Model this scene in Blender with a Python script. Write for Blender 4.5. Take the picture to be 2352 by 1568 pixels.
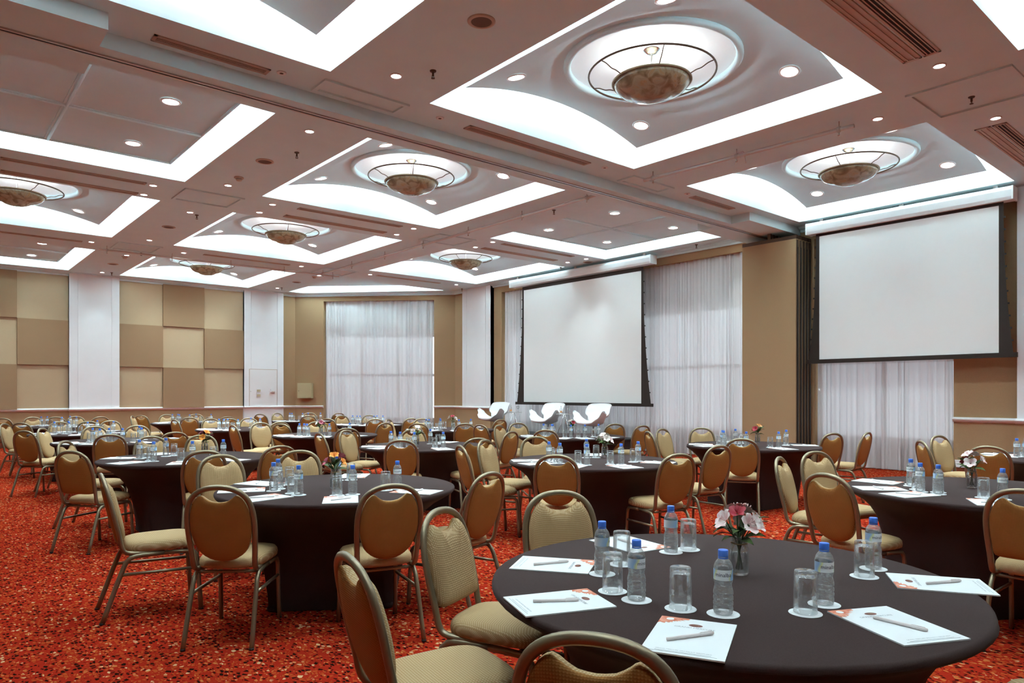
import bpy, bmesh, math, random
from mathutils import Vector, Matrix
random.seed(7)
PI = math.pi
S = bpy.context.scene
for o in list(bpy.data.objects):
    bpy.data.objects.remove(o, do_unlink=True)
COL = S.collection

# ------------------------------------------------------------------ camera, world, exposure
FPX, HORIZ, CAMH, YAW = 1619.30, 903.0, 1.40, 0.860939      # focal length in px, horizon row, eye height, heading
cam = bpy.data.cameras.new('camera')
cam.sensor_width = 36.0
cam.lens = FPX / 2352.0 * 36.0
cam.shift_y = (HORIZ - 784.0) / 2352.0
cam.clip_start, cam.clip_end = 0.05, 200
cam_o = bpy.data.objects.new('camera', cam)
cam_o.location = (0, 0, CAMH)
cam_o.rotation_euler = (PI / 2, 0, YAW - PI / 2)
COL.objects.link(cam_o)
S.camera = cam_o
W = bpy.data.worlds.new('world')
S.world = W
W.use_nodes = True
W.node_tree.nodes['Background'].inputs[0].default_value = (0.80, 0.90, 1.0, 1)
W.node_tree.nodes['Background'].inputs[1].default_value = 1.3
S.view_settings.view_transform = 'Standard'
S.view_settings.look = 'None'
S.view_settings.exposure = 0.32
S.view_settings.gamma = 1.0
S.view_settings.use_curve_mapping = False
S.cycles.use_denoising = True
S.cycles.transparent_max_bounces = 48
S.cycles.max_bounces = 10
S.cycles.diffuse_bounces = 6
S.cycles.sample_clamp_indirect = 60.0
COVE_E, SPOT_W, BIG_W, BULB_E, LENS_E = 52.0, 185.0, 140.0, 140.0, 30.0

# ------------------------------------------------------------------ pixel helpers (direction only; depth from the plane touched)
FW = Vector((math.cos(YAW), math.sin(YAW), 0))
RT = Vector((math.sin(YAW), -math.cos(YAW), 0))
def ray(px, py):
    return FW + RT * ((px - 1176) / FPX) + Vector((0, 0, (HORIZ - py) / FPX))
def at_z(px, py, z):
    d = ray(px, py)
    return Vector((0, 0, CAMH)) + d * ((z - CAMH) / d.z)
def proj_x(p):
    d = p.x * FW.x + p.y * FW.y
    return 1176 + FPX * (p.x * RT.x + p.y * RT.y) / d

# ------------------------------------------------------------------ materials
MATS = {}
def mat(name, color, rough=0.6, metal=0.0, spec=0.5, **kw):
    m = bpy.data.materials.new(name); m.use_nodes = True
    b = m.node_tree.nodes['Principled BSDF']
    b.inputs['Base Color'].default_value = (*color, 1)
    b.inputs['Roughness'].default_value = rough
    b.inputs['Metallic'].default_value = metal
    b.inputs['Specular IOR Level'].default_value = spec
    for k, v in kw.items():
        b.inputs[k].default_value = v
    MATS[name] = m
    return m
def nt(m):
    return m.node_tree.nodes, m.node_tree.links, m.node_tree.nodes['Principled BSDF']
def ramp(n, stops, interp='LINEAR'):
    r = n.new('ShaderNodeValToRGB'); cr = r.color_ramp; cr.interpolation = interp
    while len(cr.elements) < len(stops): cr.elements.new(0.5)
    for e, (p, c) in zip(cr.elements, stops):
        e.position = p; e.color = (*c, 1)
    return r
def coord(n, l, kind='Object', scale=(1, 1, 1)):
    t = n.new('ShaderNodeTexCoord'); mp = n.new('ShaderNodeMapping'); mp.inputs['Scale'].default_value = scale
    l.new(t.outputs[kind], mp.inputs[0]); return mp.outputs[0]
def mix(n, l, fac, a, b, mode='MIX'):
    m = n.new('ShaderNodeMix'); m.data_type = 'RGBA'; m.blend_type = mode
    for i, v in ((0, fac), (6, a), (7, b)):
        if hasattr(v, 'links'): l.new(v, m.inputs[i])
        elif i == 0: m.inputs[0].default_value = v
        else: m.inputs[i].default_value = (*v, 1)
    return m.outputs[2]
def math_n(n, l, op, a, b=None):
    m = n.new('ShaderNodeMath'); m.operation = op
    for i, v in enumerate((a, b)):
        if v is None: continue
        if hasattr(v, 'links'): l.new(v, m.inputs[i])
        else: m.inputs[i].default_value = v
    return m.outputs[0]
def bump(n, l, b, height, strength=0.2, dist=0.01):
    bp = n.new('ShaderNodeBump'); bp.inputs['Strength'].default_value = strength; bp.inputs['Distance'].default_value = dist
    l.new(height, bp.inputs['Height']); l.new(bp.outputs[0], b.inputs['Normal'])

def m_carpet():
    m = mat('carpet', (0.4, 0.08, 0.03), 1.0, spec=0.0); n, l, b = nt(m)
    c = coord(n, l, 'Object')
    c1 = coord(n, l, 'Object', (1.0, 0.62, 1.0))
    v = n.new('ShaderNodeTexVoronoi'); v.inputs['Scale'].default_value = 54; v.inputs['Randomness'].default_value = 0.95
    l.new(c1, v.inputs['Vector'])
    sep = n.new('ShaderNodeSeparateColor'); l.new(v.outputs['Color'], sep.inputs[0])
    big = n.new('ShaderNodeTexVoronoi'); big.inputs['Scale'].default_value = 3.1; l.new(c, big.inputs['Vector'])
    rings = math_n(n, l, 'SINE', math_n(n, l, 'MULTIPLY', big.outputs['Distance'], 58.0))
    pick = math_n(n, l, 'ADD', sep.outputs[0], math_n(n, l, 'MULTIPLY', rings, 0.07))
    r = ramp(n, [(0.0, (0.018, 0.007, 0.004)), (0.25, (0.11, 0.010, 0.006)), (0.30, (0.36, 0.060, 0.014)),
                 (0.55, (0.31, 0.020, 0.009)), (0.83, (0.46, 0.14, 0.035)), (0.945, (0.56, 0.34, 0.17))], 'CONSTANT')
    l.new(pick, r.inputs[0])
    edge = n.new('ShaderNodeTexVoronoi'); edge.feature = 'DISTANCE_TO_EDGE'; edge.inputs['Scale'].default_value = 54
    edge.inputs['Randomness'].default_value = 0.95; l.new(c1, edge.inputs['Vector'])
    er = ramp(n, [(0.06, (1, 1, 1)), (0.16, (0, 0, 0))]); l.new(edge.outputs['Distance'], er.inputs[0])
    col = mix(n, l, er.outputs[0], r.outputs[0], (0.30, 0.017, 0.008))
    # flower medallions: red centres with a pale ring
    br = ramp(n, [(0.0, (1, 1, 1)), (0.10, (1, 1, 1)), (0.13, (0, 0, 0))]); l.new(big.outputs['Distance'], br.inputs[0])
    sb = n.new('ShaderNodeSeparateColor'); l.new(big.outputs['Color'], sb.inputs[0])
    gate = math_n(n, l, 'MULTIPLY', br.outputs[0], math_n(n, l, 'GREATER_THAN', sb.outputs[1], 0.5))
    col = mix(n, l, math_n(n, l, 'MULTIPLY', gate, 0.75), col, (0.34, 0.020, 0.012))
    fn = n.new('ShaderNodeTexNoise'); fn.inputs['Scale'].default_value = 420; l.new(c, fn.inputs['Vector'])
    col = mix(n, l, 0.22, col, fn.outputs['Fac'], 'SOFT_LIGHT')
    l.new(col, b.inputs['Base Color']); bump(n, l, b, fn.outputs['Fac'], 0.5, 0.006)
    return m
def m_fabric(name, c1, c2, rough=0.75, dots=True):
    m = mat(name, c1, rough, spec=0.25); n, l, b = nt(m)
    if dots:
        c = coord(n, l, 'Object', (1, 1, 1)); s = n.new('ShaderNodeSeparateXYZ'); l.new(c, s.inputs[0])
        k = 2 * PI / 0.0145
        u = math_n(n, l, 'ADD', s.outputs[0], s.outputs[2]); u = math_n(n, l, 'ADD', u, math_n(n, l, 'MULTIPLY', s.outputs[1], 0.6))
        w = math_n(n, l, 'SUBTRACT', s.outputs[0], s.outputs[2]); w = math_n(n, l, 'SUBTRACT', w, math_n(n, l, 'MULTIPLY', s.outputs[1], 0.9))
        p = math_n(n, l, 'MULTIPLY', math_n(n, l, 'SINE', math_n(n, l, 'MULTIPLY', u, k)), math_n(n, l, 'SINE', math_n(n, l, 'MULTIPLY', w, k)))
        r = ramp(n, [(0.25, (0, 0, 0)), (0.6, (1, 1, 1))]); l.new(p, r.inputs[0])
        nz = n.new('ShaderNodeTexNoise'); nz.inputs['Scale'].default_value = 500; l.new(c, nz.inputs['Vector'])
        col = mix(n, l, r.outputs[0], c1, c2); col = mix(n, l, 0.15, col, nz.outputs['Fac'], 'OVERLAY')
        l.new(col, b.inputs['Base Color']); bump(n, l, b, p, 0.25, 0.002)
    return m
def m_noise(name, c1, c2, scale, rough=0.8, stretch=(1, 1, 1), bumpy=0.0, spec=0.3):
    m = mat(name, c1, rough, spec=spec); n, l, b = nt(m)
    c = coord(n, l, 'Object', stretch)
    z = n.new('ShaderNodeTexNoise'); z.inputs['Scale'].default_value = scale; z.inputs['Detail'].default_value = 3; l.new(c, z.inputs['Vector'])
    r = ramp(n, [(0.35, c1), (0.65, c2)]); l.new(z.outputs['Fac'], r.inputs[0]); l.new(r.outputs[0], b.inputs['Base Color'])
    if bumpy: bump(n, l, b, z.outputs['Fac'], bumpy, 0.003)
    return m
def m_emit(name, color, strength):
    m = bpy.data.materials.new(name); m.use_nodes = True; n = m.node_tree.nodes; l = m.node_tree.links
    n.clear(); e = n.new('ShaderNodeEmission'); e.inputs[0].default_value = (*color, 1); e.inputs[1].default_value = strength
    o = n.new('ShaderNodeOutputMaterial'); l.new(e.outputs[0], o.inputs[0]); MATS[name] = m; return m
def m_clear(name, tint=(0.97, 0.98, 0.98), ior=1.45, white=0.02, rough=0.02, edge=0.35, ripple=0.0):
    """clear thin material: see-through, reflecting by Fresnel, whitening where it is seen edge-on"""
    m = bpy.data.materials.new(name); m.use_nodes = True; n = m.node_tree.nodes; l = m.node_tree.links; n.clear()
    t = n.new('ShaderNodeBsdfTransparent'); t.inputs[0].default_value = (*tint, 1)
    g = n.new('ShaderNodeBsdfGlossy'); g.inputs['Roughness'].default_value = rough
    d = n.new('ShaderNodeBsdfTranslucent'); d.inputs[0].default_value = (0.95, 0.97, 0.98, 1)
    d2 = n.new('ShaderNodeBsdfDiffuse'); d2.inputs[0].default_value = (0.95, 0.97, 0.98, 1)
    dd = n.new('ShaderNodeMixShader'); dd.inputs[0].default_value = 0.5; l.new(d.outputs[0], dd.inputs[1]); l.new(d2.outputs[0], dd.inputs[2])
    lw = n.new('ShaderNodeLayerWeight'); lw.inputs[0].default_value = 0.5
    fe = math_n(n, l, 'ADD', math_n(n, l, 'MULTIPLY', math_n(n, l, 'POWER', lw.outputs['Facing'], 3.0), edge), white)
    fr = n.new('ShaderNodeFresnel'); fr.inputs[0].default_value = ior
    pw2 = math_n(n, l, 'MINIMUM', fr.outputs[0], 0.55)
    a = n.new('ShaderNodeMixShader'); l.new(fe, a.inputs[0]); l.new(t.outputs[0], a.inputs[1]); l.new(dd.outputs[0], a.inputs[2])
    s = n.new('ShaderNodeMixShader'); l.new(pw2, s.inputs[0]); l.new(a.outputs[0], s.inputs[1]); l.new(g.outputs[0], s.inputs[2])
    if ripple:
        c = coord(n, l, 'Object', (1, 1, 2.2)); z = n.new('ShaderNodeTexNoise'); z.inputs['Scale'].default_value = 70; z.inputs['Detail'].default_value = 1; l.new(c, z.inputs['Vector'])
        bp = n.new('ShaderNodeBump'); bp.inputs['Strength'].default_value = ripple; bp.inputs['Distance'].default_value = 0.004; l.new(z.outputs['Fac'], bp.inputs['Height'])
        for q in (g, fr, lw): l.new(bp.outputs[0], q.inputs['Normal'])
    o = n.new('ShaderNodeOutputMaterial'); l.new(s.outputs[0], o.inputs[0]); MATS[name] = m; return m
def m_sheer(name):
    m = bpy.data.materials.new(name); m.use_nodes = True; n = m.node_tree.nodes; l = m.node_tree.links; n.clear()
    d = n.new('ShaderNodeBsdfDiffuse'); d.inputs[0].default_value = (0.86, 0.845, 0.84, 1)
    t = n.new('ShaderNodeBsdfTranslucent'); t.inputs[0].default_value = (0.80, 0.80, 0.80, 1)
    tr = n.new('ShaderNodeBsdfTransparent')
    a = n.new('ShaderNodeMixShader'); a.inputs[0].default_value = 0.28; l.new(d.outputs[0], a.inputs[1]); l.new(t.outputs[0], a.inputs[2])
    s = n.new('ShaderNodeMixShader'); s.inputs[0].default_value = 0.10; l.new(a.outputs[0], s.inputs[1]); l.new(tr.outputs[0], s.inputs[2])
    o = n.new('ShaderNodeOutputMaterial'); l.new(s.outputs[0], o.inputs[0]); MATS[name] = m; return m
def m_alabaster():
    m = mat('alabaster', (0.2, 0.14, 0.07), 0.22, spec=0.6); n, l, b = nt(m); c = coord(n, l, 'Object')
    z = n.new('ShaderNodeTexNoise'); z.inputs['Scale'].default_value = 5.5; z.inputs['Detail'].default_value = 6; z.inputs['Distortion'].default_value = 1.6
    l.new(c, z.inputs['Vector'])
    r = ramp(n, [(0.25, (0.13, 0.085, 0.04)), (0.45, (0.28, 0.20, 0.11)), (0.58, (0.38, 0.31, 0.20)), (0.68, (0.40, 0.25, 0.11)), (0.8, (0.55, 0.50, 0.40))])
    l.new(z.outputs['Fac'], r.inputs[0]); l.new(r.outputs[0], b.inputs['Base Color']); return m
def m_label():
    m = mat('bottle_label', (0.8, 0.85, 0.9), 0.4); n, l, b = nt(m); c = coord(n, l, 'Object')
    s = n.new('ShaderNodeSeparateXYZ'); l.new(c, s.inputs[0])
    ang = math_n(n, l, 'ARCTAN2', s.outputs[1], s.outputs[0])
    wv = math_n(n, l, 'ADD', ang, math_n(n, l, 'MULTIPLY', math_n(n, l, 'SINE', math_n(n, l, 'MULTIPLY', s.outputs[2], 130.0)), 0.16))
    f = math_n(n, l, 'FRACT', math_n(n, l, 'MULTIPLY', wv, 0.159155))
    r = ramp(n, [(0.0, (0.80, 0.83, 0.85)), (0.12, (0.80, 0.83, 0.85)), (0.13, (0.78, 0.80, 0.45)), (0.17, (0.30, 0.52, 0.80)), (0.30, (0.45, 0.66, 0.86)),
                 (0.36, (0.80, 0.83, 0.85)), (0.55, (0.70, 0.74, 0.76)), (0.80, (0.34, 0.55, 0.82)), (0.86, (0.78, 0.80, 0.42)), (0.88, (0.80, 0.83, 0.85))])
    l.new(f, r.inputs[0]); l.new(r.outputs[0], b.inputs['Base Color']); return m

CARPET = m_carpet()
PAINT = m_noise('ceiling_paint', (0.66, 0.84, 0.87), (0.68, 0.86, 0.89), 3.0, 0.85, spec=0.15)
PAINTW = m_noise('white_paint', (0.83, 0.84, 0.845), (0.85, 0.86, 0.865), 2.0, 0.6, spec=0.25)
TAN = m_noise('tan_wallcovering', (0.40, 0.265, 0.14), (0.455, 0.305, 0.165), 90, 0.85, (1, 1, 4), 0.08)
TILE_L = m_noise('pale_acoustic_fabric', (0.52, 0.395, 0.245), (0.57, 0.435, 0.275), 160, 0.9, (1, 1, 3), 0.08)
TILE_D = m_noise('brown_acoustic_fabric', (0.35, 0.225, 0.125), (0.38, 0.25, 0.14), 160, 0.9, (1, 1, 3), 0.08)
FAB = m_fabric('tan_chair_fabric', (0.37, 0.235, 0.105), (0.56, 0.42, 0.245))
FAB_SHADED = m_fabric('shaded_chair_fabric', (0.33, 0.145, 0.030), (0.42, 0.21, 0.06))  # same cloth as FAB; shade and carpet bounce on backs put into its colour
GOLD = mat('bronze_gold_metal', (0.27, 0.215, 0.135), 0.36, 0.6)
BLACKC = m_noise('black_stretch_cloth', (0.040, 0.0235, 0.0215), (0.048, 0.029, 0.0265), 300, 0.85, bumpy=0.05, spec=0.12)
BLACKC.node_tree.nodes['Principled BSDF'].inputs['Sheen Weight'].default_value = 0.04
BLACKC.node_tree.nodes['Principled BSDF'].inputs['Sheen Roughness'].default_value = 0.4
PAPER = mat('white_paper', (0.74, 0.75, 0.755), 0.6)
CAPB = mat('blue_plastic', (0.055, 0.19, 0.72), 0.35)
GLASS = m_clear('clear_glass', (0.985, 0.99, 0.99), 1.6, 0.015, 0.01, 0.4)
PET = m_clear('clear_plastic', (0.985, 0.99, 0.99), 1.75, 0.07, 0.03, 0.6, 0.55)
WATER = m_clear('water', (0.99, 0.995, 1.0), 1.5, 0.03, 0.01, 0.3, 0.8)
LABEL = m_label()
INK = mat('navy_ink', (0.012, 0.012, 0.05), 0.5)
GREYINK = mat('grey_ink', (0.25, 0.25, 0.27), 0.7)
REDP = m_noise('red_print', (0.58, 0.13, 0.06), (0.75, 0.33, 0.22), 60, 0.6)
MAROON = mat('maroon_print', (0.17, 0.035, 0.022), 0.5)
PENW = mat('white_pen_plastic', (0.74, 0.67, 0.65), 0.35)
CHROME = mat('chrome', (0.75, 0.75, 0.75), 0.15, 1.0)
STEEL = mat('brushed_steel', (0.55, 0.53, 0.51), 0.35, 0.9)
IRON = mat('dark_bronze', (0.12, 0.08, 0.055), 0.4, 0.6)
PIPE = mat('aged_steel_pipe', (0.62, 0.57, 0.54), 0.4, 0.5)
DARK = mat('dark_slot', (0.02, 0.014, 0.01), 0.8)
VENTM = mat('beige_metal', (0.52, 0.40, 0.31), 0.5)
BLK = mat('black_plastic', (0.012, 0.011, 0.010), 0.5)
BRNB = mat('dark_brown_cloth', (0.028, 0.018, 0.013), 0.8)
SCREEN = mat('screen_white', (0.84, 0.84, 0.82), 0.9, spec=0.1)
WHITEP = mat('white_plastic', (0.80, 0.79, 0.78), 0.4)
CREAM = mat('cream_metal', (0.55, 0.47, 0.27), 0.45)
LEATH = mat('white_upholstery', (0.84, 0.85, 0.86), 0.45)
PLINTH = m_noise('red_plinth', (0.20, 0.045, 0.02), (0.28, 0.07, 0.03), 30, 0.8)
SHEER = m_sheer('sheer_curtain')
ALAB = m_alabaster()
LEAF = m_noise('green_leaf', (0.035, 0.075, 0.018), (0.09, 0.15, 0.04), 30, 0.5)
STEMM = mat('green_stem', (0.06, 0.09, 0.03), 0.6)
TWINE = mat('twine', (0.36, 0.24, 0.12), 0.9)
PETAL = {'pink': m_noise('pink_petal', (0.82, 0.52, 0.52), (0.86, 0.78, 0.74), 60, 0.6), 'white': m_noise('cream_petal', (0.82, 0.68, 0.62), (0.86, 0.82, 0.76), 60, 0.6),
         'red': mat('red_petal', (0.42, 0.02, 0.04), 0.5), 'magenta': m_noise('magenta_petal', (0.45, 0.05, 0.12), (0.60, 0.20, 0.25), 60, 0.6),
         'orange': m_noise('orange_petal', (0.75, 0.20, 0.02), (0.80, 0.38, 0.08), 50, 0.6), 'peach': m_noise('peach_petal', (0.80, 0.36, 0.12), (0.84, 0.52, 0.25), 50, 0.6)}
COVE = m_emit('cove_led', (0.73, 0.94, 1.0), COVE_E)
LENS = m_emit('downlight_lens', (1.0, 0.97, 0.92), LENS_E)
LENSB = m_emit('large_downlight_lens', (1.0, 0.98, 0.95), LENS_E)
BULB = m_emit('uplight_bulb', (0.74, 0.89, 1.0), BULB_E)

# ------------------------------------------------------------------ mesh builder
class MB:
    def __init__(s): s.v = []; s.f = []; s.sm = []
    def add(s, vs, fs, smooth=False):
        o = len(s.v); s.v += [tuple(v) for v in vs]; s.f += [tuple(i + o for i in f) for f in fs]; s.sm += [smooth] * len(fs); return s
    def box(s, x0, x1, y0, y1, z0, z1):
        v = [(x, y, z) for z in (z0, z1) for y in (y0, y1) for x in (x0, x1)]
        return s.add(v, [(0, 2, 3, 1), (4, 5, 7, 6), (0, 1, 5, 4), (2, 6, 7, 3), (0, 4, 6, 2), (1, 3, 7, 5)])
    def quad(s, a, b, c, d): return s.add([a, b, c, d], [(0, 1, 2, 3)])
    def lathe(s, prof, n=24, c=(0, 0, 0), caps=True):
        vs = []; fs = []; m = len(prof)
        for i in range(n):
            t = 2 * PI * i / n
            for r, z in prof: vs.append((c[0] + r * math.cos(t), c[1] + r * math.sin(t), c[2] + z))
        for i in range(n):
            j = (i + 1) % n
            for k in range(m - 1): fs.append((i * m + k, j * m + k, j * m + k + 1, i * m + k + 1))
        if caps:
            if prof[0][0] > 1e-5: fs.append(tuple(i * m for i in reversed(range(n))))
            if prof[-1][0] > 1e-5: fs.append(tuple(i * m + m - 1 for i in range(n)))
        return s.add(vs, fs, True)
    def tube(s, pts, r, n=8, closed=False, caps=True, flat=1.0):
        P = [Vector(p) for p in pts]; m = len(P); R = r if isinstance(r, (list, tuple)) else [r] * m
        vs = []; up = None
        for i in range(m):
            a = P[(i - 1) % m] if (closed or i > 0) else P[i]; b = P[(i + 1) % m] if (closed or i < m - 1) else P[i]
            t = (b - a).normalized()
            if up is None:
                up = Vector((0, 0, 1)) if abs(t.z) < 0.9 else Vector((1, 0, 0))
            u = (up - t * up.dot(t)).normalized(); w = t.cross(u); up = u
            for k in range(n):
                q = 2 * PI * (k + 0.5) / n
                vs.append(P[i] + (u * math.cos(q) * flat + w * math.sin(q)) * R[i])
        fs = []
        for i in range(m if closed else m - 1):
            j = (i + 1) % m
            for k in range(n): fs.append((i * n + k, i * n + (k + 1) % n, j * n + (k + 1) % n, j * n + k))
        if caps and not closed: fs += [tuple(reversed(range(n))), tuple((m - 1) * n + k for k in range(n))]
        return s.add(vs, fs, True)
    def mesh(s, name, m):
        me = bpy.data.meshes.new(name); me.from_pydata([tuple(v) for v in s.v], [], s.f)
        me.polygons.foreach_set('use_smooth', s.sm); me.materials.append(m)
        bm = bmesh.new(); bm.from_mesh(me); bmesh.ops.recalc_face_normals(bm, faces=bm.faces[:]); bm.to_mesh(me); bm.free()
        me.update(); return me
def smooth_path(pts, k=4):
    P = [Vector(p) for p in pts]; out = []
    for i in range(len(P) - 1):
        p0 = P[max(i - 1, 0)]; p1 = P[i]; p2 = P[i + 1]; p3 = P[min(i + 2, len(P) - 1)]
        for j in range(k):
            t = j / k
            out.append(0.5 * ((2 * p1) + (p2 - p0) * t + (2 * p0 - 5 * p1 + 4 * p2 - p3) * t * t + (3 * p1 - p0 - 3 * p2 + p3) * t ** 3))
    out.append(P[-1]); return out
def obj(name, me, parent=None, loc=None, rz=0.0):
    o = bpy.data.objects.new(name, me); COL.objects.link(o)
    if parent is not None: o.parent = parent
    if loc is not None: o.location = loc
    if rz: o.rotation_euler = (0, 0, rz)
    return o
def tag(o, label, cat, group=None):
    o['label'] = label; o['category'] = cat
    if group: o['group'] = group
    return o
def thing(name, label, cat, loc=(0, 0, 0), rz=0.0, group=None):
    o = bpy.data.objects.new(name, None); COL.objects.link(o); o.location = loc; o.rotation_euler = (0, 0, rz); o.empty_display_size = 0.1
    return tag(o, label, cat, group)
def struct(name, mb, m, parent=None):
    o = obj(name, mb.mesh(name, m) if isinstance(mb, MB) else mb, parent)
    if parent is None: o['kind'] = 'structure'
    return o
def part(name, mb, m, parent, loc=None, rz=0.0): return obj(name, mb.mesh(name, m), parent, loc, rz)
def spawn(name, proto, loc, rz, label, cat, group=None, scale=None):
    """proto: list of (part name, mesh, index of parent part or None); one shared mesh per part"""
    t = thing(name, label, cat, loc, rz, group)
    if scale: t.scale = scale
    made = []
    for pn, me, pi in proto:
        made.append(obj(pn, me, t if pi is None else made[pi]))
    return t
ORD = ['first', 'second', 'third', 'fourth', 'fifth', 'sixth', 'seventh', 'eighth', 'ninth', 'tenth', 'eleventh', 'twelfth', 'thirteenth', 'fourteenth', 'fifteenth', 'sixteenth']
def text_mesh(name, body, size, m, extrude=0.0, align='CENTER'):
    cu = bpy.data.curves.new(name, 'FONT'); cu.body = body; cu.size = size; cu.align_x = align; cu.align_y = 'CENTER'; cu.extrude = extrude; cu.resolution_u = 3
    o = bpy.data.objects.new(name, cu); COL.objects.link(o)
    dg = bpy.context.evaluated_depsgraph_get(); me = bpy.data.meshes.new_from_object(o.evaluated_get(dg))
    bpy.data.objects.remove(o, do_unlink=True); me.materials.clear(); me.materials.append(m); return me

# ================================================================== THE ROOM
XR, YL, ZC, X0, Y0 = 13.54, 22.5, 4.70, -4.0, -6.0
CH1, CH2 = (9.82, 22.5), (13.54, 18.6)
struct('floor', MB().box(X0, XR + 0.5, Y0, YL + 0.3, -0.1, 0.0), CARPET)
COLS = [(-0.38, 3.30), (4.52, 8.12), (9.42, 13.06)]
ROWS = [(-1.62, 1.97), (3.22, 6.70), (8.12, 11.68), (13.08, 16.85), (18.55, 22.1)]
TYPE = {(0, 0): 'F', (1, 0): 'V', (2, 0): 'F', (0, 1): 'V', (1, 1): 'V', (2, 1): 'V', (0, 2): 'F', (1, 2): 'V', (2, 2): 'F',
        (0, 3): 'V', (1, 3): 'V', (2, 3): 'V', (0, 4): 'F', (1, 4): 'V', (2, 4): 'D'}
xs = [X0] + [v for c in COLS for v in c] + [XR + 0.3]
ys = [Y0] + [v for r in ROWS for v in r] + [YL + 0.2]
cb = MB()
for i in range(len(xs) - 1):
    for j in range(len(ys) - 1):
        if i % 2 == 1 and j % 2 == 1:
            if (i // 2, j // 2) == (2, 4):           # chamfered last bay: outer triangle is soffit
                x0, x1, y0, y1 = xs[i], xs[i + 1], ys[j], ys[j + 1]
                cb.add([(x0 + 0.5, y1, ZC), (x1, y1, ZC), (x1, y0 + 0.1, ZC)], [(0, 1, 2)])
            continue
        cb.quad((xs[i], ys[j], ZC), (xs[i], ys[j + 1], ZC), (xs[i + 1], ys[j + 1], ZC), (xs[i + 1], ys[j], ZC))
ceiling = struct('ceiling', cb, PAINT)
ZP, INS, ZT, RISE = 4.865, 0.29, 5.50, 0.225
OCR = 0.93
def vault_z(x, y, hx, hy):
    """underside height above ZP of the hung vault at (x, y) from its centre"""
    z = RISE * (1 - (x / hx) ** 2)
    r = math.hypot(x, y); k = min(max((r - OCR) / 0.42, 0), 1); k = k * k * (3 - 2 * k)
    return z * k + (RISE + 0.0) * (1 - k)
n_coffer = 0
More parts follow.
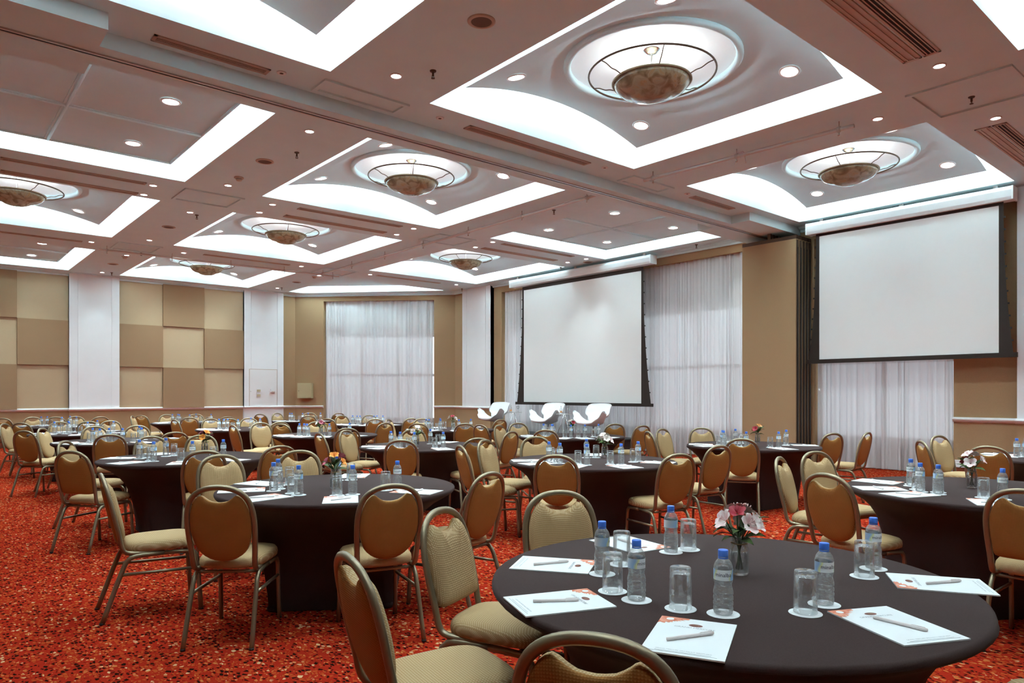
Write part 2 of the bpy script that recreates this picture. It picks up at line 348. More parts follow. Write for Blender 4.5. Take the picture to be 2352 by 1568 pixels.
for (ci, ri), ty in TYPE.items():
    x0, x1 = COLS[ci]; y0, y1 = ROWS[ri]; cx, cy = (x0 + x1) / 2, (y0 + y1) / 2
    w = MB()
    if ty == 'D':
        poly = [(x0, y0), (x1, y0), (x1, y0 + 0.1), (x0 + 0.5, y1), (x0, y1)]
        pin = [(x0 + INS, y0 + INS), (x1 - INS * 1.1, y0 + INS), (x1 - INS * 1.3, y0 + INS + 0.02), (x0 + 0.5 - 0.1, y1 - INS * 1.3), (x0 + INS, y1 - INS * 1.3)]
    else:
        poly = [(x0, y0), (x1, y0), (x1, y1), (x0, y1)]
        pin = [(x0 + INS, y0 + INS), (x1 - INS, y0 + INS), (x1 - INS, y1 - INS), (x0 + INS, y1 - INS)]
    N = len(poly)
    for k in range(N):
        a, b = poly[k], poly[(k + 1) % N]; w.quad((*a, ZC), (*b, ZC), (*b, ZT), (*a, ZT))
    w.add([(*p, ZT) for p in poly], [tuple(range(N))])
    well = part('coffer_well', w, PAINTW, ceiling)
    hx, hy = (x1 - x0) / 2 - INS, (y1 - y0) / 2 - INS
    p = MB()
    if ty == 'V':
        nx = 44; NA, NS = 112, 16; vs = []; fs = []
        for k in range(NA):       # from the round oculus out to the square edge
            a_ = 2 * PI * k / NA; ca, sa = math.cos(a_), math.sin(a_); tq = min(hx / max(abs(ca), 1e-6), hy / max(abs(sa), 1e-6))
            for q in range(NS + 1):
                r_ = OCR + (tq - OCR) * (q / NS) ** 1.3; x, y = r_ * ca, r_ * sa; vs.append((cx + x, cy + y, ZP + vault_z(x, y, hx, hy)))
        for sx in (-1, 1):
            for sy in (-1, 1): vs.append((cx + sx * hx, cy + sy * hy, ZP))
        for k in range(NA):
            k2 = (k + 1) % NA
            for q in range(NS): fs.append((k * (NS + 1) + q, k * (NS + 1) + q + 1, k2 * (NS + 1) + q + 1, k2 * (NS + 1) + q))
            A, B = vs[k * (NS + 1) + NS], vs[k2 * (NS + 1) + NS]
            if abs(A[0] - B[0]) > 1e-4 and abs(A[1] - B[1]) > 1e-4:
                ci_ = (2 if (A[0] + B[0]) / 2 > cx else 0) + (1 if (A[1] + B[1]) / 2 > cy else 0); fs.append((k * (NS + 1) + NS, NA * (NS + 1) + ci_, k2 * (NS + 1) + NS))
        p.add(vs, fs, True)
        FH = 0.11
        for e in range(4):       # fascia round the edge, following the arch
            vs = []; fs = []
            for k in range(nx + 1):
                t = -1 + 2 * k / nx
                x, y = [(t * hx, -hy), (hx, t * hy), (t * hx, hy), (-hx, t * hy)][e]; z = ZP + vault_z(x, y, hx, hy)
                vs += [(cx + x, cy + y, z), (cx + x, cy + y, z + FH)]
                if k: fs.append((2 * k - 2, 2 * k, 2 * k + 1, 2 * k - 1))
            p.add(vs, fs, False)
        panel = part('hung_panel', p, PAINT, ceiling)
        d = MB().lathe([(OCR, ZP + RISE), (OCR, ZP + RISE + 0.03), (OCR * 0.985, ZP + RISE + 0.035), (OCR * 0.8, ZP + RISE + 0.10), (OCR * 0.5, ZP + RISE + 0.145), (0.0, ZP + RISE + 0.16)], 48, (cx, cy, 0), False)
        part('oculus_dome', d, PAINTW, panel)
        t = MB().tube([(cx + (OCR + 0.012) * math.cos(a), cy + (OCR + 0.012) * math.sin(a), ZP + RISE - 0.012) for a in [2 * PI * k / 56 for k in range(56)]], 0.042, 8, True)
        part('ring_moulding', t, PAINT, panel)
    else:
        M = len(pin); p.add([(*q, ZP) for q in pin], [tuple(range(M))])
        for k in range(M):
            a, b = pin[k], pin[(k + 1) % M]; p.quad((*a, ZP), (*b, ZP), (*b, ZP + 0.11), (*a, ZP + 0.11))
        panel = part('hung_panel', p, PAINT, ceiling)
        if ty == 'F':
            for q in (MB().box(cx - 0.045, cx + 0.045, y0 + INS, y1 - INS, ZP - 0.012, ZP).tube([(cx, y0 + INS, ZP - 0.012), (cx, y1 - INS, ZP - 0.012)], 0.02, 8), MB().box(x0 + INS, x1 - INS, cy - 0.045, cy + 0.045, ZP - 0.012, ZP).tube([(x0 + INS, cy, ZP - 0.012), (x1 - INS, cy, ZP - 0.012)], 0.02, 8)):
                q2 = part('cross_moulding', q, PAINT, panel)
            for k in range(4):
                a, b = pin[k], pin[(k + 1) % 4]
                part('edge_moulding', MB().tube([(*a, ZP - 0.004), (*b, ZP - 0.004)], 0.022, 6), PAINT, panel)
    # LED strips lying on the panel's back edge
    for k in range(len(pin)):
        a, b = Vector(pin[k]), Vector(pin[(k + 1) % len(pin)]); dv = (b - a)
        if dv.length < 0.5: continue
        c = (a + b) / 2; inn = (Vector((cx, cy)) - c).normalized() * 0.05; a2 = a + dv * 0.03 + inn; b2 = b - dv * 0.03 + inn
        nseg = 12 if ty == 'V' and k % 2 == 0 else 1
        pts = []
        for q in range(nseg + 1):
            g = a2.lerp(b2, q / nseg); z = ZP + (vault_z(g.x - cx, g.y - cy, hx, hy) if ty == 'V' else 0) + 0.135
            pts.append((g.x, g.y, z))
        part('cove_light_strip', MB().tube(pts, 0.022, 5), COVE, ceiling)
# partition-track beam with wider boxes at both ends
bm_ = MB().box(1.33, 11.65, 7.30, 7.68, 4.55, ZC); beam = struct('trim_1', bm_, PAINT)
part('end_box', MB().box(X0, 1.33, 6.92, 8.03, 4.55, ZC), PAINT, beam)
part('end_box', MB().box(11.65, XR, 6.92, 8.03, 4.55, ZC), PAINT, beam)
for y0_, y1_ in ((7.452, 7.476), (7.504, 7.528)): part('track_rail', MB().box(X0, 13.4, y0_, y1_, 4.535, 4.5501), STEEL, beam)
part('track_slot', MB().box(X0, 13.4, 7.476, 7.504, 4.5385, 4.5502), DARK, beam)
# thin rectangular mouldings where the beams cross
for fx0, fx1, fy0, fy1 in ((8.40, 9.40, 2.09, 3.09), (3.33, 4.37, 6.88, 7.22), (8.35, 9.35, 6.88, 7.22), (3.40, 4.35, 12.0, 12.8), (8.35, 9.30, 12.0, 12.8), (3.5, 4.4, 17.2, 18.1), (8.35, 9.3, 17.2, 18.1), (3.4, 4.35, 2.1, 3.1)):
    m_ = MB(); t_ = 0.05
    m_.box(fx0, fx1, fy0, fy0 + t_, ZC - 0.022, ZC).box(fx0, fx1, fy1 - t_, fy1, ZC - 0.022, ZC).box(fx0, fx0 + t_, fy0 + t_, fy1 - t_, ZC - 0.022, ZC).box(fx1 - t_, fx1, fy0 + t_, fy1 - t_, ZC - 0.022, ZC)
    part('frame_moulding', m_, PAINT, ceiling)

# ---- walls
WT = 0.3
def vbox(mb, x0, x1, y0, y1, z0, z1): mb.box(x0, x1, y0, y1, z0, z1)
wl = struct('wall_left', MB().box(X0, CH1[0], YL, YL + WT, 0, ZC + 0.9), TAN)
wr = MB()
N1, N2 = (8.10, 16.24), (4.21, 6.64)      # curtain niches along Y
wr.box(XR, XR + WT, Y0, N2[0], 0, ZC + 0.9).box(XR, XR + WT, N2[1], N1[0], 0, ZC + 0.9).box(XR, XR + WT, N1[1], CH2[1], 0, ZC + 0.9)
for a, b in (N1, N2): wr.box(XR, XR + WT, a, b, 4.43, ZC + 0.9)
wr = struct('wall_right', wr, TAN)
struct('wall_back', MB().box(X0, XR + WT, Y0 - WT, Y0, 0, ZC + 0.9), TAN)
struct('wall_near', MB().box(X0 - WT, X0, Y0, YL, 0, ZC + 0.9), TAN)
# chamfered corner wall in its own frame: u along the wall, n into the room
cu_ = Vector((CH2[0] - CH1[0], CH2[1] - CH1[1], 0)); CL = cu_.length; cu_.normalize(); CRZ = math.atan2(cu_.y, cu_.x)
def on_chamfer(px):
    d = ray(px, 900); A = Vector((CH1[0], CH1[1], 0)); det = d.x * (-cu_.y) - d.y * (-cu_.x)
    t = (A.x * (-cu_.y) - A.y * (-cu_.x)) / det
    return (d * t - A).to_2d().dot(cu_.to_2d())
c0, c1 = on_chamfer(743), on_chamfer(997)
wc = MB().box(0, c0, 0, WT, 0, ZC + 0.9).box(c1, CL, 0, WT, 0, ZC + 0.9).box(c0, c1, 0, WT, 4.45, ZC + 0.9)
wall_c = struct('wall_corner', wc, TAN); wall_c.location = (CH1[0], CH1[1], 0); wall_c.rotation_euler = (0, 0, CRZ)
# acoustic panels on the left wall
rowz = [0.97, 2.16, 3.38, 4.62]
bays = [[1.05, 2.20, 3.36], [4.58, 5.735, 6.90, 8.09]]
for bi, bay in enumerate(bays):
    for k in range(len(bay) - 1):
        for r in range(3):
            dark = (r + k + (1 if bi else 0)) % 2 == 0 if bi else (r + k) % 2 == 0
            th = 0.075 if dark else 0.02
            mb = MB().box(bay[k] + 0.003, bay[k + 1] - 0.003, YL - th, YL, rowz[r] + 0.003, rowz[r + 1] - 0.003)
            part('acoustic_panel', mb, TILE_D if dark else TILE_L, wl)
for k in range(3):
    for r in range(3): part('acoustic_panel', MB().box(X0 + 0.05 + k * 1.65, X0 + 1.69 + k * 1.65, YL - (0.075 if (k + r) % 2 else 0.02), YL, rowz[r] + 0.003, rowz[r + 1] - 0.003), TILE_D if (k + r) % 2 else TILE_L, wl)
# white pilasters, grooved
def pilaster(mb_parent, along, a, b, depth, zlow, lowmat=None):
    g = MB(); e = (b - a) * 0.16
    for u0, u1 in ((a, a + e), (a + e + 0.012, b - e - 0.012), (b - e, b)):
        if along == 'x': g.box(u0, u1, YL - depth, YL, zlow, ZC)
        else: g.box(XR - depth, XR, u0, u1, zlow, ZC)
    if along == 'x': g.box(a, b, YL - depth + 0.012, YL, zlow, ZC)
    else: g.box(XR - depth + 0.012, XR, a, b, zlow, ZC)
    part('pilaster', g, PAINTW, mb_parent)
    if zlow > 0.1:
        part('pilaster_base', MB().box(a, b, YL - depth, YL, 0, zlow) if along == 'x' else MB().box(XR - depth, XR, a, b, 0, zlow), lowmat or TAN, mb_parent)
pilaster(wl, 'x', 3.36, 4.58, 0.12, 0.95)
pilaster(wl, 'x', 8.09, 9.37, 0.12, 0.95, PAINTW)
pilaster(wr, 'y', 16.60, 18.02, 0.14, 0.95)
pilaster(wr, 'y', 1.9, 3.27, 0.14, 0.95)
# chair rail, cornice and baseboard: a profile swept along each run
def run(mb, a, b, nrm, prof):
    a = Vector((a[0], a[1], 0)); b = Vector((b[0], b[1], 0)); nv = Vector((nrm[0], nrm[1], 0)); m = len(prof)
    vs = [p + nv * d + Vector((0, 0, z)) for p in (a, b) for d, z in prof]
    fs = [(k, (k + 1) % m, m + (k + 1) % m, m + k) for k in range(m)] + [tuple(range(m)), tuple(reversed(range(m, 2 * m)))]
    mb.add(vs, fs)
RAIL = [(0, 0.915), (0.018, 0.915), (0.03, 0.93), (0.055, 0.942), (0.068, 0.965), (0.055, 0.988), (0.025, 0.998), (0, 0.998)]
CORN = [(0, ZC), (0, 4.60), (0.05, 4.60), (0.06, 4.64), (0.11, 4.655), (0.12, 4.67), (0.16, 4.68), (0.17, ZC)]
BASE = [(0, 0.15), (0.03, 0.15), (0.03, 0.185), (0.022, 0.19), (0.022, 0.225), (0.016, 0.23), (0.016, 0.265), (0, 0.27)]
PLI = [(0, 0), (0.02, 0), (0.02, 0.15), (0, 0.15)]
nvc = Vector((-cu_.y, cu_.x)) * -1
chp = lambda u: (CH1[0] + cu_.x * u, CH1[1] + cu_.y * u)
left_runs = [((X0, YL), (3.36, YL)), ((3.34, YL - 0.12), (4.60, YL - 0.12)), ((4.58, YL), (8.09, YL)), ((8.07, YL - 0.12), (9.39, YL - 0.12)), ((9.37, YL), CH1)]
right_runs = [((XR, N1[1] + 0.02), (XR, 16.60)), ((XR - 0.14, 16.58), (XR - 0.14, 18.04)), ((XR, 18.02), CH2), ((XR, N2[0]), (XR, 3.27)), ((XR - 0.14, 3.29), (XR - 0.14, 1.88)), ((XR, 1.9), (XR, Y0))]
ch_runs = [(CH1, chp(c0)), (chp(c1), CH2)]
rails = MB(); bases = MB(); plin = MB()
for a, b in left_runs:
    for mb, pr in ((rails, RAIL), (bases, BASE), (plin, PLI)): run(mb, a, b, (0, -1), pr)
o = struct('trim_2', rails, PAINTW); part('plinth', plin, PLINTH, o); part('baseboard', bases, PAINTW, o)
rails = MB(); bases = MB(); plin = MB()
for a, b in right_runs:
    for mb, pr in ((rails, RAIL), (bases, BASE), (plin, PLI)): run(mb, a, b, (-1, 0), pr)
o = struct('trim_3', rails, PAINTW); part('plinth', plin, PLINTH, o); part('baseboard', bases, PAINTW, o)
rails = MB(); bases = MB(); plin = MB()
for a, b in ch_runs:
    for mb, pr in ((rails, RAIL), (bases, BASE), (plin, PLI)): run(mb, a, b, nvc, pr)
o = struct('trim_4', rails, PAINTW); part('plinth', plin, PLINTH, o); part('baseboard', bases, PAINTW, o)
corn = MB(); run(corn, (X0, YL), CH1, (0, -1), CORN); run(corn, CH1, CH2, nvc, CORN); run(corn, CH2, (XR, 8.05), (-1, 0), CORN); run(corn, (XR, 6.9), (XR, Y0), (-1, 0), CORN)
struct('trim_5', corn, PAINT)

# ---- windows behind the curtains (glass, frame) - the sky outside is the world
def window(name, a, b, origin=None, rz=0.0):
    """a..b along local y (or x when rotated); thin frame and pane set in the niche back"""
    w = MB(); z0, z1 = 0.55, 3.3; n = max(2, round((b - a) / 1.3)); D0, D1 = 0.22, 0.27
    ed = [a + (b - a) * k / n for k in range(n + 1)]
    for e in ed: w.box(D0, D1, e - 0.04, e + 0.04, z0, z1)
    for z in (z0, 2.0, z1): w.box(D0, D1, a, b, z - 0.04, z + 0.04)
    fr = struct(name, w, WHITEP); part('pane', MB().box(0.243, 0.247, a, b, z0, z1), GLASS, fr)
    sur = MB().box(0.2, 0.3, a, b, 0, z0).box(0.2, 0.3, a, b, z1, 4.5); part('surround', sur, PAINTW, fr)
    if origin is None: fr.location = (XR, 0, 0)
    else: fr.location = origin; fr.rotation_euler = (0, 0, rz)
    return fr
window('window_1', N1[0], N1[1]); window('window_2', N2[0], N2[1])
window('window_3', c0, c1, (CH1[0], CH1[1], 0), CRZ)
# rotated frame: local x is the wall direction, so swap axes of the chamfer window meshes
wn = bpy.data.objects['window_3']
for o_ in [wn] + list(wn.children):
    for v in o_.data.vertices: v.co = Vector((v.co.y, v.co.x, v.co.z))
    o_.data.flip_normals()

# ---- curtains: pleated sheets
def curtain(label, a, b, ztop, to_world, seed, folds_per_m=7.5, group='sheer white curtains'):
    rnd = random.Random(seed); L = b - a; nf = int(L * folds_per_m); ph = [0.0]
    for k in range(nf): ph.append(ph[-1] + rnd.uniform(0.55, 1.45))
    amp = [rnd.uniform(0.022, 0.055) for _ in range(nf + 2)]; tot = ph[-1]
    us = []
    for k in range(nf):
        for q in range(8): us.append((k, q / 8))
    us.append((nf - 1, 1.0)); rows = [0, 0.06, 0.2, 0.4, 0.6, 0.8, 1.0]
    vs = []; fs = []; m = len(us)
    for t in rows:
        z = ztop * (1 - t) + 0.012 * t
        for k, q in us:
            u = (ph[k] + (ph[k + 1] - ph[k]) * q) / tot; aa = amp[k] * (0.55 + 0.6 * t)
            d = aa * math.sin(2 * PI * q) + 0.012 * math.sin(u * 37 + t * 2.2 + seed)
            vs.append(to_world(a + L * u + 0.012 * math.sin(4 * PI * q) * (1 if k % 2 else -1), d, z))
    for r in range(len(rows) - 1):
        for k in range(m - 1): fs.append((r * m + k, r * m + k + 1, (r + 1) * m + k + 1, (r + 1) * m + k))
    t = thing('curtain', label, 'curtain', to_world((a + b) / 2, 0, 0), 0, group)
    base = Vector(t.location)
    sheet = MB().add([Vector(v) - base for v in vs], fs, True); part('sheet', sheet, SHEER, t)
    hv = [i for i in range(len(vs))]
    hem = MB(); hb = [(x, d) for (x, d) in [(0, 0)]]
    hvs = []; hfs = []
    for j, z in enumerate((0.012, 0.40)):
        for i in range(m):
            v = vs[(len(rows) - 1) * m + i]; w = vs[(len(rows) - 2) * m + i]; tt = (z - 0.012) / max(w[2] - 0.012, 1e-3)
            pnt = Vector(v).lerp(Vector(w), tt); off = Vector(to_world(0, -0.004, 0)) - Vector(to_world(0, 0, 0))
            hvs.append(pnt + off - base)
    for i in range(m - 1): hfs.append((i, i + 1, m + i + 1, m + i))
    part('hem', MB().add(hvs, hfs, True), SHEER, t)
    return t
wy = lambda u, d, z: (XR + 0.10 + d, u, z)
wcf = lambda u, d, z: (CH1[0] + cu_.x * u - nvc.x * (0.10 + d), CH1[1] + cu_.y * u - nvc.y * (0.10 + d), z)
ysp = 9.9
curtain('long sheer white curtain hanging behind the middle projection screen', ysp + 0.02, N1[1] - 0.05, 4.43, wy, 1)
curtain('sheer white curtain between middle projection screen and tan folded partition', N1[0] + 0.03, ysp - 0.02, 4.43, wy, 2)
curtain('sheer white curtain below the right projection screen', N2[0] + 0.04, N2[1] - 0.03, 4.43, wy, 3)
cm = (c0 + c1) / 2
curtain('sheer white curtain on the angled corner wall, half nearer the wall cabinet', c0 + 0.06, cm, 4.45, wcf, 4)
curtain('sheer white curtain on the angled corner wall, half nearer the white armchairs', cm, c1 - 0.06, 4.45, wcf, 5)

# ---- small fittings on walls
t = thing('access_panel', 'white access door with keyhole on the white pilaster beside wall cabinet', 'access door', (8.70, YL - 0.12, 1.56))
part('door_leaf', MB().box(-0.44, 0.44, -0.008, 0.0, -0.58, 0.60), WHITEP, t)
fr = MB()
for q in ((-0.455, -0.44, -0.595, 0.615), (0.44, 0.455, -0.595, 0.615)): fr.box(q[0], q[1], -0.004, 0, q[2], q[3])
fr.box(-0.44, 0.44, -0.004, 0, -0.595, -0.58).box(-0.44, 0.44, -0.004, 0, 0.60, 0.615); part('shadow_gap', fr, VENTM, t)
part('keyhole', MB().lathe([(0.016, -0.006), (0.016, 0.0)], 10).box(-0.002, 0.002, -0.002, 0.002, 0, 0.008), IRON, t, (-0.41, -0.012, -0.10))
for i, z in enumerate((1.485, 1.335)):
    t = thing('switch_plate', 'beige %s switch plate on the white access door' % ('upper' if i == 0 else 'lower'), 'switch', (8.60, YL - 0.128, z), 0, 'switch plates')
    part('plate', MB().box(-0.135, 0.135, -0.01, 0, -0.062, 0.062), CREAM if False else WHITEP, t)
    for k in range(2): part('rocker', MB().box(-0.11 + k * 0.06, -0.06 + k * 0.06, -0.016, -0.01, -0.035, 0.035), CREAM, t)
t = thing('wall_sensor', 'small white sensor box right of the switch plates', 'sensor', (9.0, YL - 0.128, 1.48)); part('body', MB().box(-0.07, 0.07, -0.05, 0, -0.055, 0.055), WHITEP, t); part('lens', MB().box(-0.05, 0.05, -0.053, -0.05, -0.045, -0.02), VENTM, t)
uc = on_chamfer(704)
t = thing('wall_cabinet', 'cream metal box with keyhole mounted on the tan wall left of corner curtain', 'cabinet', (*chp(uc), 1.50), CRZ)
part('body', MB().box(-0.235, 0.235, -0.20, 0.0, -0.26, 0.24), CREAM, t); part('door', MB().box(-0.225, 0.225, -0.215, -0.20, -0.25, 0.23), CREAM, t); part('lock', MB().box(-0.185, -0.165, -0.222, -0.215, -0.03, -0.01), IRON, t)

# ---- folded partition panels
for k in range(5):
    x0 = 12.90 + k * 0.12
    nm = 'tan folded partition panel, %s' % ['outermost with its broad face to the room', 'second from the room in the stack', 'middle one of the stack', 'fourth from the room in the stack', 'innermost of the stack against the wall'][k]
    t = thing('partition_panel', nm, 'partition', (x0, 7.25, 0), 0, 'stacked partition panels')
    part('face', MB().box(0, 0.095, -0.565, 0.575, 0.03, 4.36), TILE_L if False else TAN, t)
    part('edge_channel', MB().box(0.012, 0.083, -0.58, -0.565, 0.03, 4.34), IRON, t)
    part('seal', MB().box(0.035, 0.06, -0.59, -0.58, 0.05, 4.2), BLK, t)
    part('hanger', MB().box(0.02, 0.08, -0.03, 0.03, 4.36, 4.54), IRON, t)
    part('top_channel', MB().box(0.0, 0.095, -0.575, 0.575, 4.36, 4.43), IRON, t)

# ---- projection screens
def screen(label, X, ya, yb, zh0, zh1, sa, sb, st, sbm, flare):
    """ya<yb housing ends; sa<sb white area; st top; sbm bottom"""
    t = thing('projection_screen', label, 'projection screen', (X, (ya + yb) / 2, sbm), 0, 'projection screens'); oy = (ya + yb) / 2; oz = sbm
    h = MB(); pr = [(-0.10, zh0 + 0.05), (-0.08, zh0), (0.10, zh0), (0.12, zh1), (-0.10, zh1), (-0.115, zh1 - 0.06)]; m = len(pr)
    vs = [(dx, y - oy, z - oz) for y in (ya, yb) for dx, z in pr]
    h.add(vs, [(k, (k + 1) % m, m + (k + 1) % m, m + k) for k in range(m)] + [tuple(range(m)), tuple(range(2 * m - 1, m - 1, -1))]); part('housing', h, WHITEP, t)
    for y in (ya, yb): part('end_cap', MB().box(-0.118, 0.122, y - oy - 0.012, y - oy + 0.012, zh0 - oz - 0.004, zh1 - oz), WHITEP, t)
    for y in (ya + 0.25, oy, yb - 0.25): part('bracket', MB().box(-0.02, 0.02, y - oy - 0.03, y - oy + 0.03, zh1 - oz, ZC - oz), WHITEP, t)
    part('sheet', MB().box(-0.004, 0.0, sa - oy, sb - oy, 0.0, st - sbm), SCREEN, t)
    bd = MB(); nn = 16
    for side in (-1, 1):
        vs = []; fs = []
        for k in range(nn + 1):
            q = k / nn; z = (st - sbm + 0.06) * q - 0.0; wd = 0.055 + flare * (1 - q) ** 2.2; e = sa if side < 0 else sb
            vs += [(-0.006, e - oy - side * 0.01, z), (-0.006, e - oy + side * wd, z)]
            if k: fs.append((2 * k - 2, 2 * k - 1, 2 * k + 1, 2 * k))
        bd.add(vs, fs)
        for k in range(1, 12):
            q = k / 12; wd = 0.055 + flare * (1 - q) ** 2.2; e = sa if side < 0 else sb
            part('tab', MB().box(-0.012, 0.0, e - oy + side * (wd + 0.012) - 0.013, e - oy + side * (wd + 0.012) + 0.013, (st - sbm) * q - 0.014, (st - sbm) * q + 0.014), BLK, t)
    bd.box(-0.0055, -0.003, sa - oy - 0.05, sb - oy + 0.05, st - sbm - 0.002, st - sbm + 0.09); part('border', bd, BRNB, t)
    part('bottom_bar', MB().box(-0.03, 0.02, sa - oy - flare - 0.11, sb - oy + flare + 0.11, -0.07, 0.005), BRNB, t)
XS = 13.20; XS2 = 13.17
def ys_at(px, X=XS):
    d = ray(px, 900); return d.y * X / d.x
def z_at(px, py, X=XS):
    d = ray(px, py); return CAMH + d.z * X / d.x
screen('white projection screen with dark borders hanging behind the white armchairs', XS, ys_at(1500), ys_at(1177), 4.42, 4.62, ys_at(1474), ys_at(1203), 4.30, 1.155, 0.22)
screen('white projection screen at right, beside the folded tan partition', XS2, ys_at(2330, XS2), ys_at(1858, XS2), 4.43, 4.64, ys_at(2296, XS2), ys_at(1881, XS2), z_at(2294, 472, XS2), z_at(2100, 818, XS2), 0.13)

# ================================================================== CEILING FITTINGS
def ring_pts(r, z, n=48): return [(r * math.cos(2 * PI * k / n), r * math.sin(2 * PI * k / n), z) for k in range(n)]
P_can = MB().lathe([(0.0, 0.0), (0.105, 0.0), (0.095, -0.02), (0.045, -0.055), (0.0, -0.06)], 28).mesh('canopy', CHROME)
P_stem = MB().tube([(0, 0, -0.05), (0, 0, -0.42)], 0.011, 8).mesh('stem', STEEL)
bowl = [(0.0, -0.575), (0.06, -0.573), (0.13, -0.562), (0.18, -0.545), (0.215, -0.520), (0.245, -0.508), (0.31, -0.492), (0.365, -0.462), (0.405, -0.42), (0.428, -0.37), (0.420, -0.37), (0.40, -0.41), (0.35, -0.445), (0.22, -0.48), (0.0, -0.50)]
P_bowl = MB().lathe(bowl, 48).mesh('bowl', ALAB)
P_rim = MB().tube(ring_pts(0.43, -0.372), 0.014, 8, True).mesh('rim', GOLD)
P_hoop = MB().tube(ring_pts(0.70, -0.285, 60), 0.011, 8, True).mesh('hoop', IRON)
P_bulb = MB().lathe([(0.0, -0.315), (0.05, -0.32), (0.075, -0.345), (0.06, -0.37), (0.0, -0.38)], 20).mesh('bulb', BULB)
arms = []
for k in range(6):
    a = 2 * PI * k / 6 + 0.3; pts = smooth_path([(math.cos(a) * r, math.sin(a) * r, z) for r, z in ((0.43, -0.372), (0.50, -0.345), (0.56, -0.335), (0.63, -0.30), (0.70, -0.285))], 3)
    arms.append(('arm', MB().tube(pts, 0.006, 6).mesh('arm', IRON), None))
PENDANT = [('canopy', P_can, None), ('stem', P_stem, None), ('bowl', P_bowl, None), ('rim', P_rim, 2), ('hoop', P_hoop, None), ('bulb', P_bulb, None)] + arms
LAMPN = {(1, 1): 'in the large front vaulted coffer at top', (2, 1): 'in the vaulted coffer above the right projection screen', (1, 2): 'in the vaulted coffer just beyond the partition track',
         (0, 3): 'at the left edge of the photo', (1, 3): 'in the middle vaulted coffer of the third row', (2, 3): 'in the vaulted coffer before the middle screen housing',
         (1, 4): 'in the far vaulted coffer behind the thin pipe', (0, 1): 'in the coffer at top left, cut by the frame', (1, 0): 'in the coffer overhead out of frame'}
for key, ty in TYPE.items():
    if ty != 'V' or key in ((1, 0),): continue
    (x0, x1), (y0, y1) = COLS[key[0]], ROWS[key[1]]
    spawn('pendant_lamp', PENDANT, ((x0 + x1) / 2, (y0 + y1) / 2, ZP + RISE + 0.155), 0.35 * key[0] + 0.2 * key[1], 'bronze bowl pendant lamp ' + LAMPN[key], 'lamp', 'bowl pendant lamps')

def light(name, loc, watt, angle, blend, size, parent):
    L = bpy.data.lights.new(name, 'SPOT'); L.energy = watt; L.spot_size = angle; L.spot_blend = blend; L.shadow_soft_size = size; L.color = (0.76, 0.94, 1.0)
    o = bpy.data.objects.new(name, L); COL.objects.link(o); o.location = loc; o.parent = parent; return o
def downlight_proto(r, lens):
    return [('trim_ring', MB().lathe([(r, 0.0), (r * 1.28, 0.0), (r * 1.30, -0.006), (r * 1.02, -0.012), (r, 0.0)], 24, caps=False).mesh('trim_ring', WHITEP), None),
            ('lens', MB().lathe([(0.0, -0.006), (r, -0.006), (r * 1.01, 0.0)], 24, caps=False).mesh('lens', lens), None)]
DL_S, DL_B = downlight_proto(0.05, LENS), downlight_proto(0.088, LENSB)
small = [(3.86, 6.34), (3.85, 8.39), (3.87, 11.41), (3.92, 13.56), (3.97, 16.6), (3.99, 18.76), (4.05, 21.86), (2.97, 12.19), (2.99, 12.85), (4.85, 12.06), (4.88, 12.74), (7.72, 12.66), (7.70, 11.98), (9.69, 11.92), (9.74, 12.6),
         (12.65, 11.93), (12.63, 12.55), (4.94, 17.57), (7.78, 17.45), (9.77, 17.41), (12.65, 17.31), (3.06, 17.62), (8.82, 21.54), (8.76, 18.47), (13.18, 8.25), (7.89, 2.58), (8.85, 3.56), (9.9, 2.63), (11.6, 1.4), (12.0, -0.6), (8.8, 0.2), (3.86, 3.5), (4.85, 2.58)]  # the three lowest in y, out of view, are added to brighten the right wall
def where(x, y):
    c = 'left column gap' if x < 4.3 else 'middle column' if x < 8.3 else 'right column'
    return c
inview = sorted(small, key=lambda p: (round(p[1] * 2), p[0]))
rowname = lambda y: ('nearest cross beam' if y < 4.2 else 'partition-track beam' if y < 10 else 'third cross beam' if y < 15 else 'fourth cross beam' if y < 20 else 'beam along the panelled wall')
cnt = {}
for p in sorted(small, key=lambda p: proj_x(Vector((*p, 0))) if p[0] * FW.x + p[1] * FW.y > 0 else -1):
    rn = rowname(p[1]); cnt[rn] = cnt.get(rn, 0) + 1
    t = spawn('downlight', DL_S, (p[0], p[1], ZC), 0, 'small bright downlight by the %s, %s from the left' % (rn, ORD[cnt[rn] - 1]), 'downlight', 'small recessed downlights')
    by_wall = p[0] > 12.5 or p[1] > 21.2
    light('spot', (0, 0, -0.03), SPOT_W * (0.45 if by_wall else 1.0), 1.15 if by_wall else 1.5, 0.95, 0.05, t)
CN = {(1, 1): 'large front vaulted coffer', (2, 1): 'vaulted coffer above the right screen', (0, 1): 'top left vaulted coffer', (0, 2): 'flat coffer at upper left', (1, 2): 'vaulted coffer beyond the partition track', (2, 2): 'flat coffer before the middle screen',
      (0, 3): 'vaulted coffer at left edge', (1, 3): 'middle vaulted coffer', (2, 3): 'vaulted coffer nearest the middle screen', (0, 4): 'far left flat coffer', (1, 4): 'far vaulted coffer behind the pipe', (0, 0): 'coffer overhead', (1, 0): 'coffer at top right corner', (2, 0): 'coffer beyond the right edge'}
